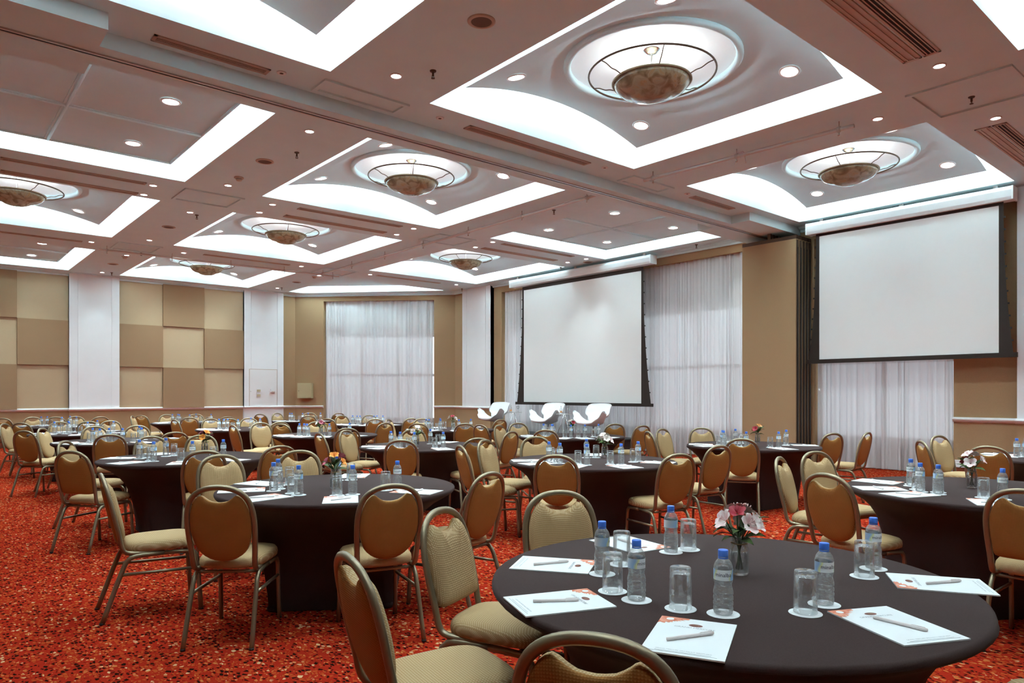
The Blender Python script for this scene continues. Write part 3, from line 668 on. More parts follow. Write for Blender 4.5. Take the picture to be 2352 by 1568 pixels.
for key, ty in TYPE.items():
    if ty == 'D': continue
    (x0, x1), (y0, y1) = COLS[key[0]], ROWS[key[1]]; cx, cy = (x0 + x1) / 2, (y0 + y1) / 2
    for sx, sy, wn_ in ((-1, 1, 'far left'), (1, 1, 'far right'), (-1, -1, 'near left'), (1, -1, 'near right')):
        dx, dy = (1.10, 1.04) if ty == 'V' else (0.92, 0.92)
        hx, hy = (x1 - x0) / 2 - INS, (y1 - y0) / 2 - INS
        z = ZP + (vault_z(dx, dy, hx, hy) if ty == 'V' else 0) - 0.004
        t = spawn('downlight', DL_B, (cx + sx * dx, cy + sy * dy, z), 0, 'large round downlight in the %s corner of the %s' % (wn_, CN[key]), 'downlight', 'large coffer downlights')
        if ty == 'V':
            t.rotation_euler = (0, math.atan(2 * RISE * sx * dx / hx ** 2), 0)
        light('spot', (0, 0, -0.04), BIG_W * (0.5 if cx + sx * dx > 12 or key[1] == 0 else 1), 1.9, 1.0, 0.09, t)

# linear air diffusers
def diffuser(xa, xb, y, w, vanes, label, dark=True, z=ZC):
    t = thing('air_diffuser', label, 'vent', ((xa + xb) / 2, y, z), 0, 'linear air diffusers'); L = (xb - xa) / 2; hw = w / 2
    f = MB().box(-L, L, -hw, -hw + 0.022, -0.012, 0).box(-L, L, hw - 0.022, hw, -0.012, 0).box(-L, -L + 0.03, -hw, hw, -0.012, 0).box(L - 0.03, L, -hw, hw, -0.012, 0); part('frame', f, VENTM, t)
    part('plenum', MB().box(-L + 0.03, L - 0.03, -hw + 0.022, hw - 0.022, -0.003, -0.001), DARK if dark else VENTM, t)
    for k in range(vanes):
        yy = -hw + 0.022 + (w - 0.044) * (k + 0.5) / vanes; part('vane', MB().box(-L + 0.03, L - 0.03, yy - 0.005, yy + 0.005, -0.011, -0.003), VENTM, t)
diffuser(1.73, 2.82, 7.12, 0.14, 3, 'slotted air diffuser at upper left, beside the partition track beam')
diffuser(5.26, 7.43, 6.98, 0.14, 3, 'slotted air diffuser between the large front coffer and the partition track')
diffuser(10.0, 11.2, 7.0, 0.14, 3, 'short slotted air diffuser near the folded partition panels')
for xa, xb, y, nm in ((1.0, 2.86, 12.17, 'left'), (5.3, 7.43, 12.01, 'middle'), (9.98, 12.18, 11.93, 'right')): diffuser(xa, xb, y, 0.13, 2, 'dark slotted air diffuser of the third cross beam, %s bay' % nm)
for xa, xb, y, nm in ((1.06, 2.9, 13.0 - 0.12, 'left'), (5.33, 7.46, 12.68, 'middle'), (9.93, 12.23, 12.57, 'right')): diffuser(xa, xb, y, 0.16, 2, 'pale blank air diffuser of the third cross beam, %s bay' % nm, False)
for xa, xb, y, nm in ((1.45, 2.9, 17.72, 'left'), (5.36, 7.47, 17.47, 'middle'), (9.99, 12.12, 17.42, 'right')): diffuser(xa, xb, y, 0.12, 2, 'thin slotted air diffuser of the fourth cross beam, %s bay' % nm)
diffuser(5.3, 7.56, 2.53, 0.15, 3, 'dark open half of the double air diffuser at top right'); diffuser(5.3, 7.56, 2.71, 0.17, 2, 'blank half of the double air diffuser at top right', False)
diffuser(10.15, 12.3, 2.66, 0.15, 3, 'dark open half of the air diffuser at the right edge'); diffuser(10.15, 12.3, 2.84, 0.17, 2, 'blank half of the air diffuser at the right edge', False)
# speakers, sprinklers, sensors
SPK = [('rim', MB().lathe([(0.09, 0), (0.125, 0), (0.125, -0.006), (0.095, -0.014), (0.09, -0.004)], 28, caps=False).mesh('rim', VENTM), None), ('grille', MB().lathe([(0, -0.008), (0.093, -0.008)], 28, caps=False).mesh('grille', mat('grille_brown', (0.13, 0.075, 0.05), 0.7)), None)]
for (x, y), nm in (((3.87, 4.92), 'nearest, at top of the photo'), ((3.87, 9.9), 'second from the front in the left aisle'), ((3.95, 15.05), 'third from the front in the left aisle'), ((4.0, 20.28), 'far end of the left aisle'), ((8.8, 20.06), 'near the angled corner wall'), ((13.0, 12.2), 'above the middle projection screen')):
    spawn('ceiling_speaker', SPK, (x, y, ZC), 0, 'round brown ceiling speaker, ' + nm, 'speaker', 'ceiling speakers')
SPR = [('escutcheon', MB().lathe([(0.0, 0), (0.035, 0), (0.03, -0.012), (0.012, -0.014), (0, -0.014)], 14).mesh('escutcheon', IRON), None), ('body', MB().lathe([(0.011, -0.012), (0.011, -0.05), (0.006, -0.06)], 10).mesh('body', IRON), None),
       ('deflector', MB().lathe([(0.0, -0.075), (0.02, -0.075), (0.02, -0.08), (0, -0.08)], 12).mesh('deflector', IRON), None), ('yoke', MB().tube([(0.011, 0, -0.05), (0.016, 0, -0.065), (0.004, 0, -0.077)], 0.003, 5).tube([(-0.011, 0, -0.05), (-0.016, 0, -0.065), (-0.004, 0, -0.077)], 0.003, 5).mesh('yoke', IRON), None)]
for (x, y), nm in (((4.09, 6.0), 'nearest the large front coffer'), ((4.06, 9.25), 'beyond the partition track, left aisle'), ((4.08, 13.7), 'third along the left aisle'), ((4.17, 18.17), 'fourth along the left aisle'), ((4.26, 21.75), 'far end of left aisle by the panelled wall'), ((9.0, 2.62), 'inside the square moulding at right'), ((8.9, 21.4), 'near the angled corner wall'), ((8.85, 9.14), 'beneath the long pipe'), ((13.3, 17.9), 'above the far white pilaster'), ((12.97, 13.15), 'above the middle screen, left side'), ((13.3, 9.2), 'above the curtain beside the partition')):
    spawn('sprinkler', SPR, (x, y, ZC), 0, 'small dark fire sprinkler, ' + nm, 'sprinkler', 'fire sprinklers')
SEN = [('ring', MB().lathe([(0.0, 0), (0.05, 0), (0.045, -0.01), (0.026, -0.012), (0, -0.004)], 18).mesh('ring', WHITEP), None), ('eye', MB().lathe([(0.0, -0.014), (0.022, -0.010), (0.022, -0.004)], 12).mesh('eye', IRON), None)]
for (x, y), nm in (((2.93, 7.05), 'left of the first beam moulding'), ((4.85, 6.97), 'left of the middle air diffuser'), ((7.74, 6.93), 'right of the middle air diffuser'), ((9.79, 6.95), 'left of the short air diffuser')):
    spawn('ceiling_sensor', SEN, (x, y, ZC), 0, 'tiny round white ceiling sensor, ' + nm, 'sensor', 'ceiling sensors')
DET = [('base', MB().lathe([(0.0, 0), (0.07, 0), (0.07, -0.015), (0.055, -0.02), (0, -0.02)], 20).mesh('base', VENTM), None), ('chamber', MB().lathe([(0.045, -0.02), (0.05, -0.03), (0.04, -0.05), (0, -0.052)], 18).mesh('chamber', VENTM), None)]
for (x, y), nm in (((3.86, 10.9), 'in the left aisle'), ((4.0, 19.0), 'far along the left aisle'), ((8.75, 18.75), 'by the end of the pipes')): spawn('smoke_detector', DET, (x, y, ZC), 0, 'beige smoke detector ' + nm, 'smoke detector', 'smoke detectors')
# rigging pipes
def pipe(a, b, label, r=0.024, clamps=5):
    a = Vector(a); b = Vector(b); t = thing('rigging_pipe', label, 'pipe', a, 0, 'ceiling pipes'); d = b - a; u = d.normalized()
    part('tube', MB().tube([(0, 0, 0), tuple(d)], r, 12, caps=False).tube([(0, 0, 0), tuple(d)], r * 0.8, 12, caps=False), PIPE, t)
    for k in range(clamps):
        p = d * ((k + 0.12) / (clamps - 0.75)); c = MB().tube([tuple(p - u * 0.02), tuple(p + u * 0.02)], r * 1.5, 12).tube([tuple(p), tuple(p + Vector((0, 0, ZC - a.z)))], 0.007, 6).tube([tuple(p - Vector((0, 0, r))), tuple(p - Vector((0, 0, 0.06)))], 0.009, 6)
        q = part('clamp', c, STEEL, t); part('bolt', MB().tube([tuple(p - Vector((0, 0, 0.06))), tuple(p - Vector((0, 0, 0.075)))], 0.014, 6), CHROME, q)
pipe((8.42, 6.75, 4.60), (8.60, 3.73, 4.60), 'short steel pipe hung below the ceiling beside the large front coffer', clamps=3)
pipe((8.45, 7.76, 4.60), (8.45, 17.8, 4.60), 'long steel pipe running down the room below the ceiling', clamps=7)
pipe((3.24, 17.86, 4.60), (9.0, 17.76, 4.60), 'thin pipe crossing the room far below the coffers', 0.02, 5)
t = thing('cable_loop', 'grey cable loop tied round the short steel pipe', 'cable', (8.51, 5.2, 4.60)); part('cord', MB().tube(smooth_path([(0.02, 0.08, -0.1), (0.0, 0.06, 0.03), (0, 0.0, 0.035), (0, -0.06, 0.03), (0.02, -0.08, -0.12)], 4), 0.005, 6), STEEL, t)

# ================================================================== CHAIR
FRAME_HALF = [(0.188, 0.02, 0.408), (0.192, -0.12, 0.406), (0.196, -0.19, 0.416), (0.199, -0.216, 0.45), (0.204, -0.230, 0.52), (0.211, -0.249, 0.60), (0.214, -0.267, 0.68), (0.207, -0.283, 0.75), (0.184, -0.297, 0.812), (0.142, -0.307, 0.853), (0.080, -0.314, 0.878), (0.0, -0.316, 0.886)]
FRAME_HALF = [(x * 0.85, y, z) for x, y, z in FRAME_HALF]
full = FRAME_HALF + [(-x, y, z) for x, y, z in reversed(FRAME_HALF[:-1])]
def lean(z):
    for (x0, y0, z0), (x1, y1, z1) in zip(FRAME_HALF[3:], FRAME_HALF[4:]):
        if z <= z1: return y0 + (y1 - y0) * (z - z0) / (z1 - z0)
    return FRAME_HALF[-1][1]
C_frame = MB().tube(smooth_path(full, 3), 0.0158, 8, flat=0.85).mesh('back_frame', GOLD)
def back_outline(kind):
    top = [(0.196, 0.68), (0.190, 0.735), (0.172, 0.785), (0.145, 0.823), (0.112, 0.840), (0.088, 0.826), (0.050, 0.806), (0.0, 0.800)]
    low = [(0.0, 0.462), (0.06, 0.470), (0.115, 0.493), (0.158, 0.533), (0.184, 0.59), (0.195, 0.64)] if kind == 'oval' else [(0.0, 0.508), (0.10, 0.508), (0.160, 0.512), (0.180, 0.525), (0.187, 0.56), (0.194, 0.62)]
    h = low + top; h = [(p.x, p.y) for p in smooth_path([(x, z, 0) for x, z in h], 2)]
    h = [(x * 0.85, z) for x, z in h]
    return h + [(-x, z) for x, z in reversed(h[1:-1])]
def pad(kind, sign, bulge, edge):
    out = back_outline(kind); n = len(out); c = (0.0, 0.655); vs = []; fs = []
    rings = [(1.0, 0.0), (1.0, edge), (0.96, edge + bulge * 0.35), (0.86, edge + bulge * 0.72), (0.65, edge + bulge * 0.93), (0.35, edge + bulge)]
    for s, d in rings:
        for x, z in out:
            X = c[0] + (x - c[0]) * s; Z = c[1] + (z - c[1]) * s; vs.append((X, lean(Z) + sign * d, Z))
    for r in range(len(rings) - 1):
        for k in range(n): fs.append((r * n + k, r * n + (k + 1) % n, (r + 1) * n + (k + 1) % n, (r + 1) * n + k))
    vs.append((c[0], lean(c[1]) + sign * (edge + bulge), c[1])); L = len(vs) - 1; o_ = (len(rings) - 1) * n
    for k in range(n): fs.append((o_ + k, o_ + (k + 1) % n, L))
    return MB().add(vs, fs, True)
C_pad = {k: pad(k, 1, 0.030, 0.016).mesh('backrest', FAB) for k in ('oval', 'flat')}
C_bpn = {k: pad(k, -1, 0.016, 0.006).mesh('back_panel', FAB_SHADED) for k in ('oval', 'flat')}
def seat_mb():
    N = 40; vs = []; fs = []; out = []
    for k in range(N):
        a = 2 * PI * k / N; ca, sa = math.cos(a), math.sin(a); e = 0.52
        x = math.copysign(abs(ca) ** e, ca) * 0.192; y = math.copysign(abs(sa) ** e, sa) * 0.222
        x *= 1.0 + 0.06 * (y / 0.222); out.append((x, y + 0.02))
    rings = [(0.93, 0.412), (0.985, 0.418), (1.0, 0.436), (0.985, 0.455), (0.93, 0.470), (0.78, 0.480), (0.45, 0.485)]
    for s, z in rings:
        for x, y in out: vs.append((x * s, 0.02 + (y - 0.02) * s, z))
    for r in range(len(rings) - 1):
        for k in range(N): fs.append((r * N + k, r * N + (k + 1) % N, (r + 1) * N + (k + 1) % N, (r + 1) * N + k))
    vs.append((0, 0.02, 0.486)); L = len(vs) - 1; o_ = (len(rings) - 1) * N
    for k in range(N): fs.append((o_ + k, o_ + (k + 1) % N, L))
    fs.append(tuple(reversed(range(N))))
    return MB().add(vs, fs, True)
C_seat = seat_mb().mesh('seat', FAB)
def leg(side, front):
    s = side * 0.87
    pts = [(0.205 * s, 0.235, 0.0), (0.203 * s, 0.222, 0.18), (0.201 * s, 0.210, 0.335), (0.200 * s, 0.198, 0.368), (0.199 * s, 0.165, 0.388), (0.198 * s, 0.02, 0.394)] if front else \
          [(0.212 * s, -0.325, 0.0), (0.207 * s, -0.262, 0.18), (0.202 * s, -0.205, 0.335), (0.200 * s, -0.180, 0.372), (0.199 * s, -0.140, 0.391), (0.198 * s, 0.02, 0.394)]
    return MB().tube(smooth_path(pts, 2), 0.0148, 8, flat=0.85).mesh('leg', GOLD)
C_legs = [leg(s, f) for s in (-1, 1) for f in (True, False)]
C_foot = [MB().lathe([(0.0, 0.0), (0.014, 0.0), (0.014, 0.012), (0.0, 0.012)], 8, (x, y, 0)).mesh('foot_cap', BLK) for x, y in ((-0.178, 0.235), (-0.184, -0.325), (0.178, 0.235), (0.184, -0.325))]
C_str = [MB().tube([(0.176 * s, 0.216, 0.275), (0.177 * s, -0.224, 0.285)], 0.0100, 6).mesh('stretcher', GOLD) for s in (-1, 1)]
C_bar = MB().tube([(-0.174, -0.165, 0.393), (0.174, -0.165, 0.393)], 0.010, 6).mesh('rear_bar', GOLD)
C_fbar = MB().tube([(-0.174, 0.15, 0.392), (0.174, 0.15, 0.392)], 0.009, 6).mesh('front_bar', GOLD)
def chair_proto(kind, full_=True):
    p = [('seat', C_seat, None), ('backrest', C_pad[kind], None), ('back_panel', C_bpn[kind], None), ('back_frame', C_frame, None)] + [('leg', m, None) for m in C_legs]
    p += [('stretcher', m, None) for m in C_str] + [('rear_bar', C_bar, None)]
    if full_: p += [('foot_cap', C_foot[i], 4 + i) for i in range(4)] + [('front_bar', C_fbar, None)]
    return p
CHAIR = {(k, f): chair_proto(k, f) for k in ('oval', 'flat') for f in (True, False)}

# ================================================================== TABLES
TR, TZ = 0.81, 0.745
def dx(px, d): v = (FW + RT * ((px - 1176) / FPX)) * d; return (v.x, v.y)
TAB = {'T1': (2.187, 1.412), 'T2': (2.30, 4.54), 'T3': (5.50, 1.56), 'T4': (5.07, 4.70), 'T5': (2.17, 7.62), 'T6': (8.12, 4.78), 'T7': (4.93, 7.40), 'T8': (5.05, 10.42), 'T9': (7.75, 7.62),
       'T10': dx(275, 9.73), 'T11': dx(197, 11.65), 'T12': dx(557, 13.1), 'T13': dx(438, 15.8), 'T14': dx(705, 17.0), 'T15': dx(855, 15.0), 'T16': dx(1033, 12.9), 'T17': dx(134, 14.1), 'T18': (8.9, 1.7)}
TN = {'T1': 'the front lily table', 'T2': 'the orange-flower table', 'T3': 'the right-edge lily table', 'T4': 'the centre lily table', 'T5': 'the left red-flower table', 'T6': 'the table by the folded partition', 'T7': 'the white-flower mid-room table',
      'T8': 'the pink-flower table behind mid-room', 'T9': 'the table before the white armchairs', 'T10': 'left-column fourth table', 'T11': 'left-column fifth table', 'T12': 'middle-column fifth table', 'T13': 'middle-column sixth table',
      'T14': 'farthest table by the corner', 'T15': 'right-column fifth table', 'T16': 'the red-and-white-flower table', 'T17': 'left-column farthest table', 'T18': 'the table cut by right edge'}
PROF = [(0.0, 1.0), (0.02, 0.995), (0.05, 0.955), (0.11, 0.865), (0.19, 0.785), (0.28, 0.725), (0.40, 0.68), (0.53, 0.65), (0.70, 0.615), (0.85, 0.585), (1.0, 0.565)]
def skirt_mb():
    N = 64; vs = []; fs = []
    for t, g in PROF:
        z = (TZ - 0.022) * (1 - t) + 0.004
        for k in range(N):
            a = 2 * PI * k / N; sq = min(0.87 / max(abs(math.cos(a - PI / 4)), abs(math.sin(a - PI / 4))), 1.19); f = 1 + (sq - 1) * t ** 0.75
            f *= 1 + 0.006 * t * math.sin(23 * a)
            r = TR * g * f; vs.append((r * math.cos(a), r * math.sin(a), z))
    for r in range(len(PROF) - 1):
        for k in range(N): fs.append((r * N + k, r * N + (k + 1) % N, (r + 1) * N + (k + 1) % N, (r + 1) * N + k))
    return MB().add(vs, fs, True)
T_skirt = skirt_mb().mesh('stretch_skirt', BLACKC)
T_top = MB().lathe([(0.0, TZ), (TR - 0.012, TZ), (TR - 0.003, TZ - 0.004), (TR, TZ - 0.012), (TR - 0.001, TZ - 0.022)], 80, caps=False).mesh('tabletop', BLACKC)
T_feet = [MB().lathe([(0.0, 0.0), (0.045, 0.0), (0.05, 0.02), (0.04, 0.035), (0.0, 0.04)], 12, (0.50 * math.cos(a), 0.50 * math.sin(a), 0)).mesh('foot_pocket', BLACKC) for a in (0, PI / 2, PI, 1.5 * PI)]
TABLE = [('tabletop', T_top, None), ('stretch_skirt', T_skirt, None)] + [('foot_pocket', m, None) for m in T_feet]
TROT = {'T1': 0.3, 'T2': -2.1, 'T3': 0.2, 'T4': 0.6, 'T5': 0.75, 'T6': -2.35, 'T7': 0.5, 'T9': 0.6, 'T12': 0.7}
for k, cp in (('T2', (615, 1405)), ('T6', (1742, 1170)), ('T4', (1330, 1262))):   # where a foot corner shows
    q = at_z(*cp, 0.0); TROT[k] = math.atan2(q.y - TAB[k][1], q.x - TAB[k][0])
for k, (x, y) in TAB.items():
    spawn('round_table', TABLE, (x, y, 0), TROT.get(k, 0.4), 'round banquet table in black stretch cover, %s' % TN[k], 'table', 'round banquet tables')

# ---- chairs: photo position of the top of each back, and the table it belongs to
# px, py, angle of the chair's front to the line of sight (0 from behind, 90 facing right, 180 facing us), square-bottomed back
CH = {'T1': [(1362, 1458, 12, 0), (798, 1280, 72, 0), (1010, 1172, 122, 1), (1283, 1131, 168, 0)],
      'T2': [(500, 1106, 20, 0), (900, 1094, -16, 0), (232, 1072, 86, 0), (505, 1043, 165, 0), (688, 1034, 184, 0), (1126, 1078, -52, 0)],
      'T3': [(2352, 1119, 12, 1), (1896, 1091, 38, 0), (1789, 1052, 104, 0), (1872, 1037, 136, 0)],
      'T4': [(1277, 1043, 8, 0), (1560, 1031, -36, 0), (1653, 1025, -46, 0), (1056, 1025, 72, 0), (1103, 1009, 122, 0), (1230, 1004, 168, 0)],
      'T5': [(162, 1029, 42, 1), (148, 1010, 118, 0), (470, 1026, 2, 0), (643, 1017, -22, 0), (346, 1003, 170, 0), (463, 995, 186, 0)],
      'T6': [(1704, 1006, 0, 0), (1488, 992, 70, 0), (1520, 985, 124, 0), (1611, 980, 168, 0), (1934, 997, -44, 0), (1975, 992, -70, 0)],
      'T7': [(921, 1005, 6, 0), (734, 996, 68, 0), (792, 988, 126, 0), (949, 987, 174, 0), (1096, 1002, -18, 0), (1176, 992, -54, 0)],
      'T8': [(622, 978, 34, 0), (514, 977, 68, 0), (798, 980, -4, 0), (886, 976, -36, 0), (633, 966, 165, 0), (717, 966, 180, 0)],
      'T9': [(1253, 982, 6, 0), (1128, 978, 46, 0), (1122, 975, 122, 0), (1187, 970, 160, 0), (1417, 980, -22, 0), (1472, 979, -42, 0)],
      'T10': [(252, 994, 8, 1), (71, 990, 42, 0), (87, 985, 116, 0), (210, 978, 165, 0), (315, 970, 178, 0), (402, 990, -12, 0)],
      'T11': [(65, 972, 34, 0), (12, 969, 118, 0), (117, 964, 165, 0), (220, 971, 2, 0), (237, 962, 178, 0)],
      'T12': [(537, 966, 6, 1), (411, 963, 64, 0), (641, 967, -14, 0), (477, 959, 166, 0), (559, 957, 180, 0)],
      'T13': [(435, 956, 4, 1), (333, 955, 34, 0), (299, 954, 104, 0), (378, 952, 166, 0), (450, 949, 180, 0), (523, 955, -14, 0)],
      'T14': [(613, 951, 30, 0), (621, 947, 142, 0), (708, 954, 0, 0), (711, 947, 180, 0), (778, 951, -24, 0)],
      'T15': [(752, 960, 28, 0), (784, 954, 150, 0), (862, 960, 0, 0), (848, 954, 172, 0), (946, 960, -32, 0)],
      'T16': [(960, 968, 18, 0), (895, 962, 114, 0), (1068, 969, 0, 0), (964, 959, 172, 0), (1150, 967, -42, 0)],
      'T17': [(15, 961, 30, 0), (69, 955, 165, 0), (135, 961, 4, 0), (166, 954, 180, 0), (230, 959, -14, 0)],
      'T18': [(2114, 1014, 70, 0), (2155, 999, 124, 0), (2270, 1026, 6, 0)]}
TOPZ, LO, HI = 0.886, 1.16, 1.46
def chair_pose(tk, px, py, phi):
    """the top of the back lies on the ray; it slides along it until it is a likely distance from its table"""
    c = Vector((*TAB[tk], 0)); d = ray(px, py); w = Vector((0, 0, CAMH)) + d * ((TOPZ - CAMH) / d.z); w.z = 0
    dh = Vector((d.x, d.y, 0)).normalized(); r = (w - c).length; best = w
    if r > HI or r < LO:
        cand = [(abs(k), w + dh * (k * 0.012)) for k in range(-240, 241) if LO <= (w + dh * (k * 0.012) - c).length <= HI]
        best = min(cand, key=lambda t_: t_[0])[1] if cand else c + (w - c).normalized() * (HI if r > HI else LO)
    a = -math.radians(phi); f = Vector((dh.x * math.cos(a) - dh.y * math.sin(a), dh.x * math.sin(a) + dh.y * math.cos(a), 0))
    return best + f * 0.316, f
SEATS = []
for tk, L in CH.items():
    for px, py, phi, fl in L:
        o_, f = chair_pose(tk, px, py, phi); SEATS.append([tk, px, o_, f, fl, phi])
c1_ = Vector((*TAB['T1'], 0))
for off in ((0.50, -0.98), (-0.30, -1.05)):
    o_ = c1_ + Vector((*off, 0)); SEATS.append(['T1', 2300 if off[0] > 0 else 2500, o_, (c1_ - o_).normalized(), 0, 270])
def discs(q):               # footprint of a chair: seat and leaning back
    return ((q[2] + q[3] * 0.03, 0.215), (q[2] - q[3] * 0.29, 0.17))
for it in range(160):       # nudge chairs apart where two would stand in each other, or in a table
    for i in range(len(SEATS)):
        for j in range(i):
            if (SEATS[i][2] - SEATS[j][2]).length > 1.1: continue
            for p_, r1 in discs(SEATS[i]):
                for q_, r2 in discs(SEATS[j]):
                    dv = p_ - q_; gap = r1 + r2 - dv.length
                    if gap > 0 and dv.length > 1e-4:
                        m_ = dv.normalized() * gap * 0.3; SEATS[i][2] = SEATS[i][2] + m_; SEATS[j][2] = SEATS[j][2] - m_
    for q in SEATS:
        for tk, c in TAB.items():
            c = Vector((*c, 0))
            if (q[2] - c).length > 1.6: continue
            for (p_, _), lim in zip(discs(q), (0.80, 0.97)):
                dv = p_ - c
                if dv.length < lim: q[2] = q[2] + dv.normalized() * (lim - dv.length)
for tk in TAB:
    L = sorted([q for q in SEATS if q[0] == tk], key=lambda q: q[1])
    for i, (_, px, o_, f, fl, phi) in enumerate(L):
        ph = abs((phi + 180) % 360 - 180); view = 'rear view' if ph < 58 else 'side view' if ph < 100 else 'front view'
        near = tk in ('T1', 'T2', 'T3', 'T4', 'T5', 'T6', 'T7')
        spawn('banquet_chair', CHAIR[('flat' if fl else 'oval', near)], (o_.x, o_.y, 0), math.atan2(f.y, f.x) - PI / 2, 'tan banquet chair in %s, %s from left at %s' % (view, ORD[i], TN[tk]), 'chair', 'banquet chairs')

# ================================================================== TABLE SETTINGS
BH = 0.19
bprof = [(0.0, 0.003), (0.018, 0.0), (0.0265, 0.003), (0.0285, 0.010), (0.0285, 0.020), (0.0268, 0.024), (0.0288, 0.029), (0.0288, 0.036), (0.0270, 0.040), (0.0288, 0.045), (0.0288, 0.052), (0.0270, 0.056), (0.0288, 0.061), (0.0286, 0.068), (0.027, 0.076), (0.0245, 0.085),
         (0.0245, 0.090), (0.027, 0.098), (0.0275, 0.101), (0.0275, 0.136), (0.0268, 0.142), (0.0235, 0.152), (0.017, 0.161), (0.0125, 0.166), (0.0118, 0.172)]
B_body = MB().lathe(bprof, 24, caps=False).mesh('bottle_body', PET)
B_water = MB().lathe([(0.0, 0.006)] + [(max(r - 0.0016, 0.0), z) for r, z in bprof[2:21]] + [(0.0, 0.143)], 20, caps=False).mesh('water', WATER)
B_cap = MB().lathe([(0.0145, 0.1695), (0.0148, 0.172), (0.0148, 0.188), (0.0135, 0.190), (0.0, 0.190)], 24).mesh('cap', CAPB)
B_ring = MB().lathe([(0.0145, 0.164), (0.0152, 0.1655), (0.0145, 0.168)], 18, caps=False).mesh('neck_ring', CAPB)
B_label = MB().lathe([(0.0279, 0.103), (0.0279, 0.134)], 28, caps=False).mesh('label', LABEL)
def wrap_text(body, size, z, R):
    me = text_mesh('lettering', body, size, INK)
    for v in me.vertices:
        a = v.co.x / R; v.co = Vector((R * math.cos(a), R * math.sin(a), z + v.co.y))
    return me
B_text = wrap_text('minalba', 0.0165, 0.1195, 0.02805)
BOTTLE = [('bottle_body', B_body, None), ('water', B_water, None), ('cap', B_cap, None), ('neck_ring', B_ring, 2), ('label', B_label, None), ('lettering', B_text, 4)]
BOTTLE_F = [('bottle_body', B_body, None), ('cap', B_cap, None), ('label', B_label, None)]
G_mesh = MB().lathe([(0.0, 0.124), (0.030, 0.124), (0.0318, 0.121), (0.0322, 0.112), (0.0335, 0.05), (0.0345, 0.0), (0.0325, 0.0), (0.0315, 0.05), (0.0302, 0.106), (0.026, 0.109), (0.0, 0.109)], 28, caps=False).mesh('drinking_glass', GLASS)
K_mesh = MB().lathe([(0.0, 0.0), (0.0475, 0.0), (0.048, 0.0007), (0.0475, 0.0014), (0.0, 0.0014)], 32).mesh('coaster', PAPER)
PW, PL = 0.105, 0.148
N_pad = MB().box(-PW, PW, -PL, PL, 0, 0.004).mesh('sheets', PAPER)
bl = MB(); rr_ = random.Random(3); n_ = 26; vs = [(-PW, PL, 0.0043)]
for k in range(n_ + 1):
    a = -PI / 2 * k / n_; r = 0.062 + 0.018 * math.cos(a * 2) ** 2 + rr_.uniform(-0.010, 0.008); vs.append((-PW + r * 1.05 * math.cos(a), PL + r * 0.8 * math.sin(a), 0.0043))
bl.add(vs, [(0, k + 1, k + 2) for k in range(n_)]); N_flower = bl.mesh('flower_print', REDP)
N_eye = MB().lathe([(0.0, 0.0046), (0.011, 0.0046)], 14, (-PW + 0.028, PL - 0.02, 0), False).mesh('flower_eye', PAPER)
N_logo = MB().add([(0.019 * math.cos(2 * PI * k / 24), PL - 0.055 + 0.0115 * math.sin(2 * PI * k / 24), 0.0044) for k in range(24)], [tuple(range(24))]).mesh('logo_oval', MAROON)
def flat_text(body, size, x, y, m):
    me = text_mesh('lettering', body, size, m)
    for v in me.vertices: v.co = Vector((x + v.co.x, y + v.co.y, 0.0044))
    return me
N_t1 = flat_text('GRAND MERCURE', 0.0135, 0.0, PL - 0.078, GREYINK); N_t2 = flat_text('GRAND MERCURE SÃO PAULO IBIRAPUERA', 0.0072, 0.0, -PL + 0.030, GREYINK)
ln = MB()
for k, (wd) in enumerate((0.085, 0.07)): ln.box(-wd, wd, -PL + 0.013 + k * 0.006 - 0.0004, -PL + 0.013 + k * 0.006 + 0.0004, 0.0041, 0.0044)
N_ln = ln.mesh('address_lines', GREYINK)
N_m = flat_text('GM', 0.011, 0.0, PL - 0.055, TWINE)
for v in N_m.vertices: v.co.z = 0.0047
PAD = [('sheets', N_pad, None), ('flower_print', N_flower, 0), ('flower_eye', N_eye, 0), ('logo_oval', N_logo, 0), ('lettering', N_t1, 0), ('lettering', N_t2, 0), ('address_lines', N_ln, 0), ('monogram', N_m, 0)]
PAD_F = [('sheets', N_pad, None), ('flower_print', N_flower, 0), ('logo_oval', N_logo, 0)]
def pen_parts():
    b = MB().tube([(-0.070, 0, 0.0048), (0.030, 0, 0.0048), (0.033, 0, 0.0048)], [0.0046, 0.0046, 0.0042], 10).mesh('barrel', PENW)
    c = MB().tube([(0.031, 0, 0.0048), (0.032, 0, 0.0048), (0.066, 0, 0.0048), (0.074, 0, 0.0048)], [0.0052, 0.0054, 0.0054, 0.0040], 10).mesh('cap', PENW)
    k = MB().box(0.034, 0.068, -0.0015, 0.0015, 0.0098, 0.0112).box(0.034, 0.038, -0.0015, 0.0015, 0.009, 0.0112).mesh('clip', PENW)
    m_ = MB().add([(-0.036, 0.0, 0.00955), (-0.028, 0.0032, 0.0083), (-0.026, -0.0015, 0.0094)], [(0, 1, 2)]).mesh('mark', REDP)
    return [('barrel', b, None), ('cap', c, None), ('clip', k, 1), ('mark', m_, 0)]
PEN = pen_parts(); PEN_F = PEN[:2]

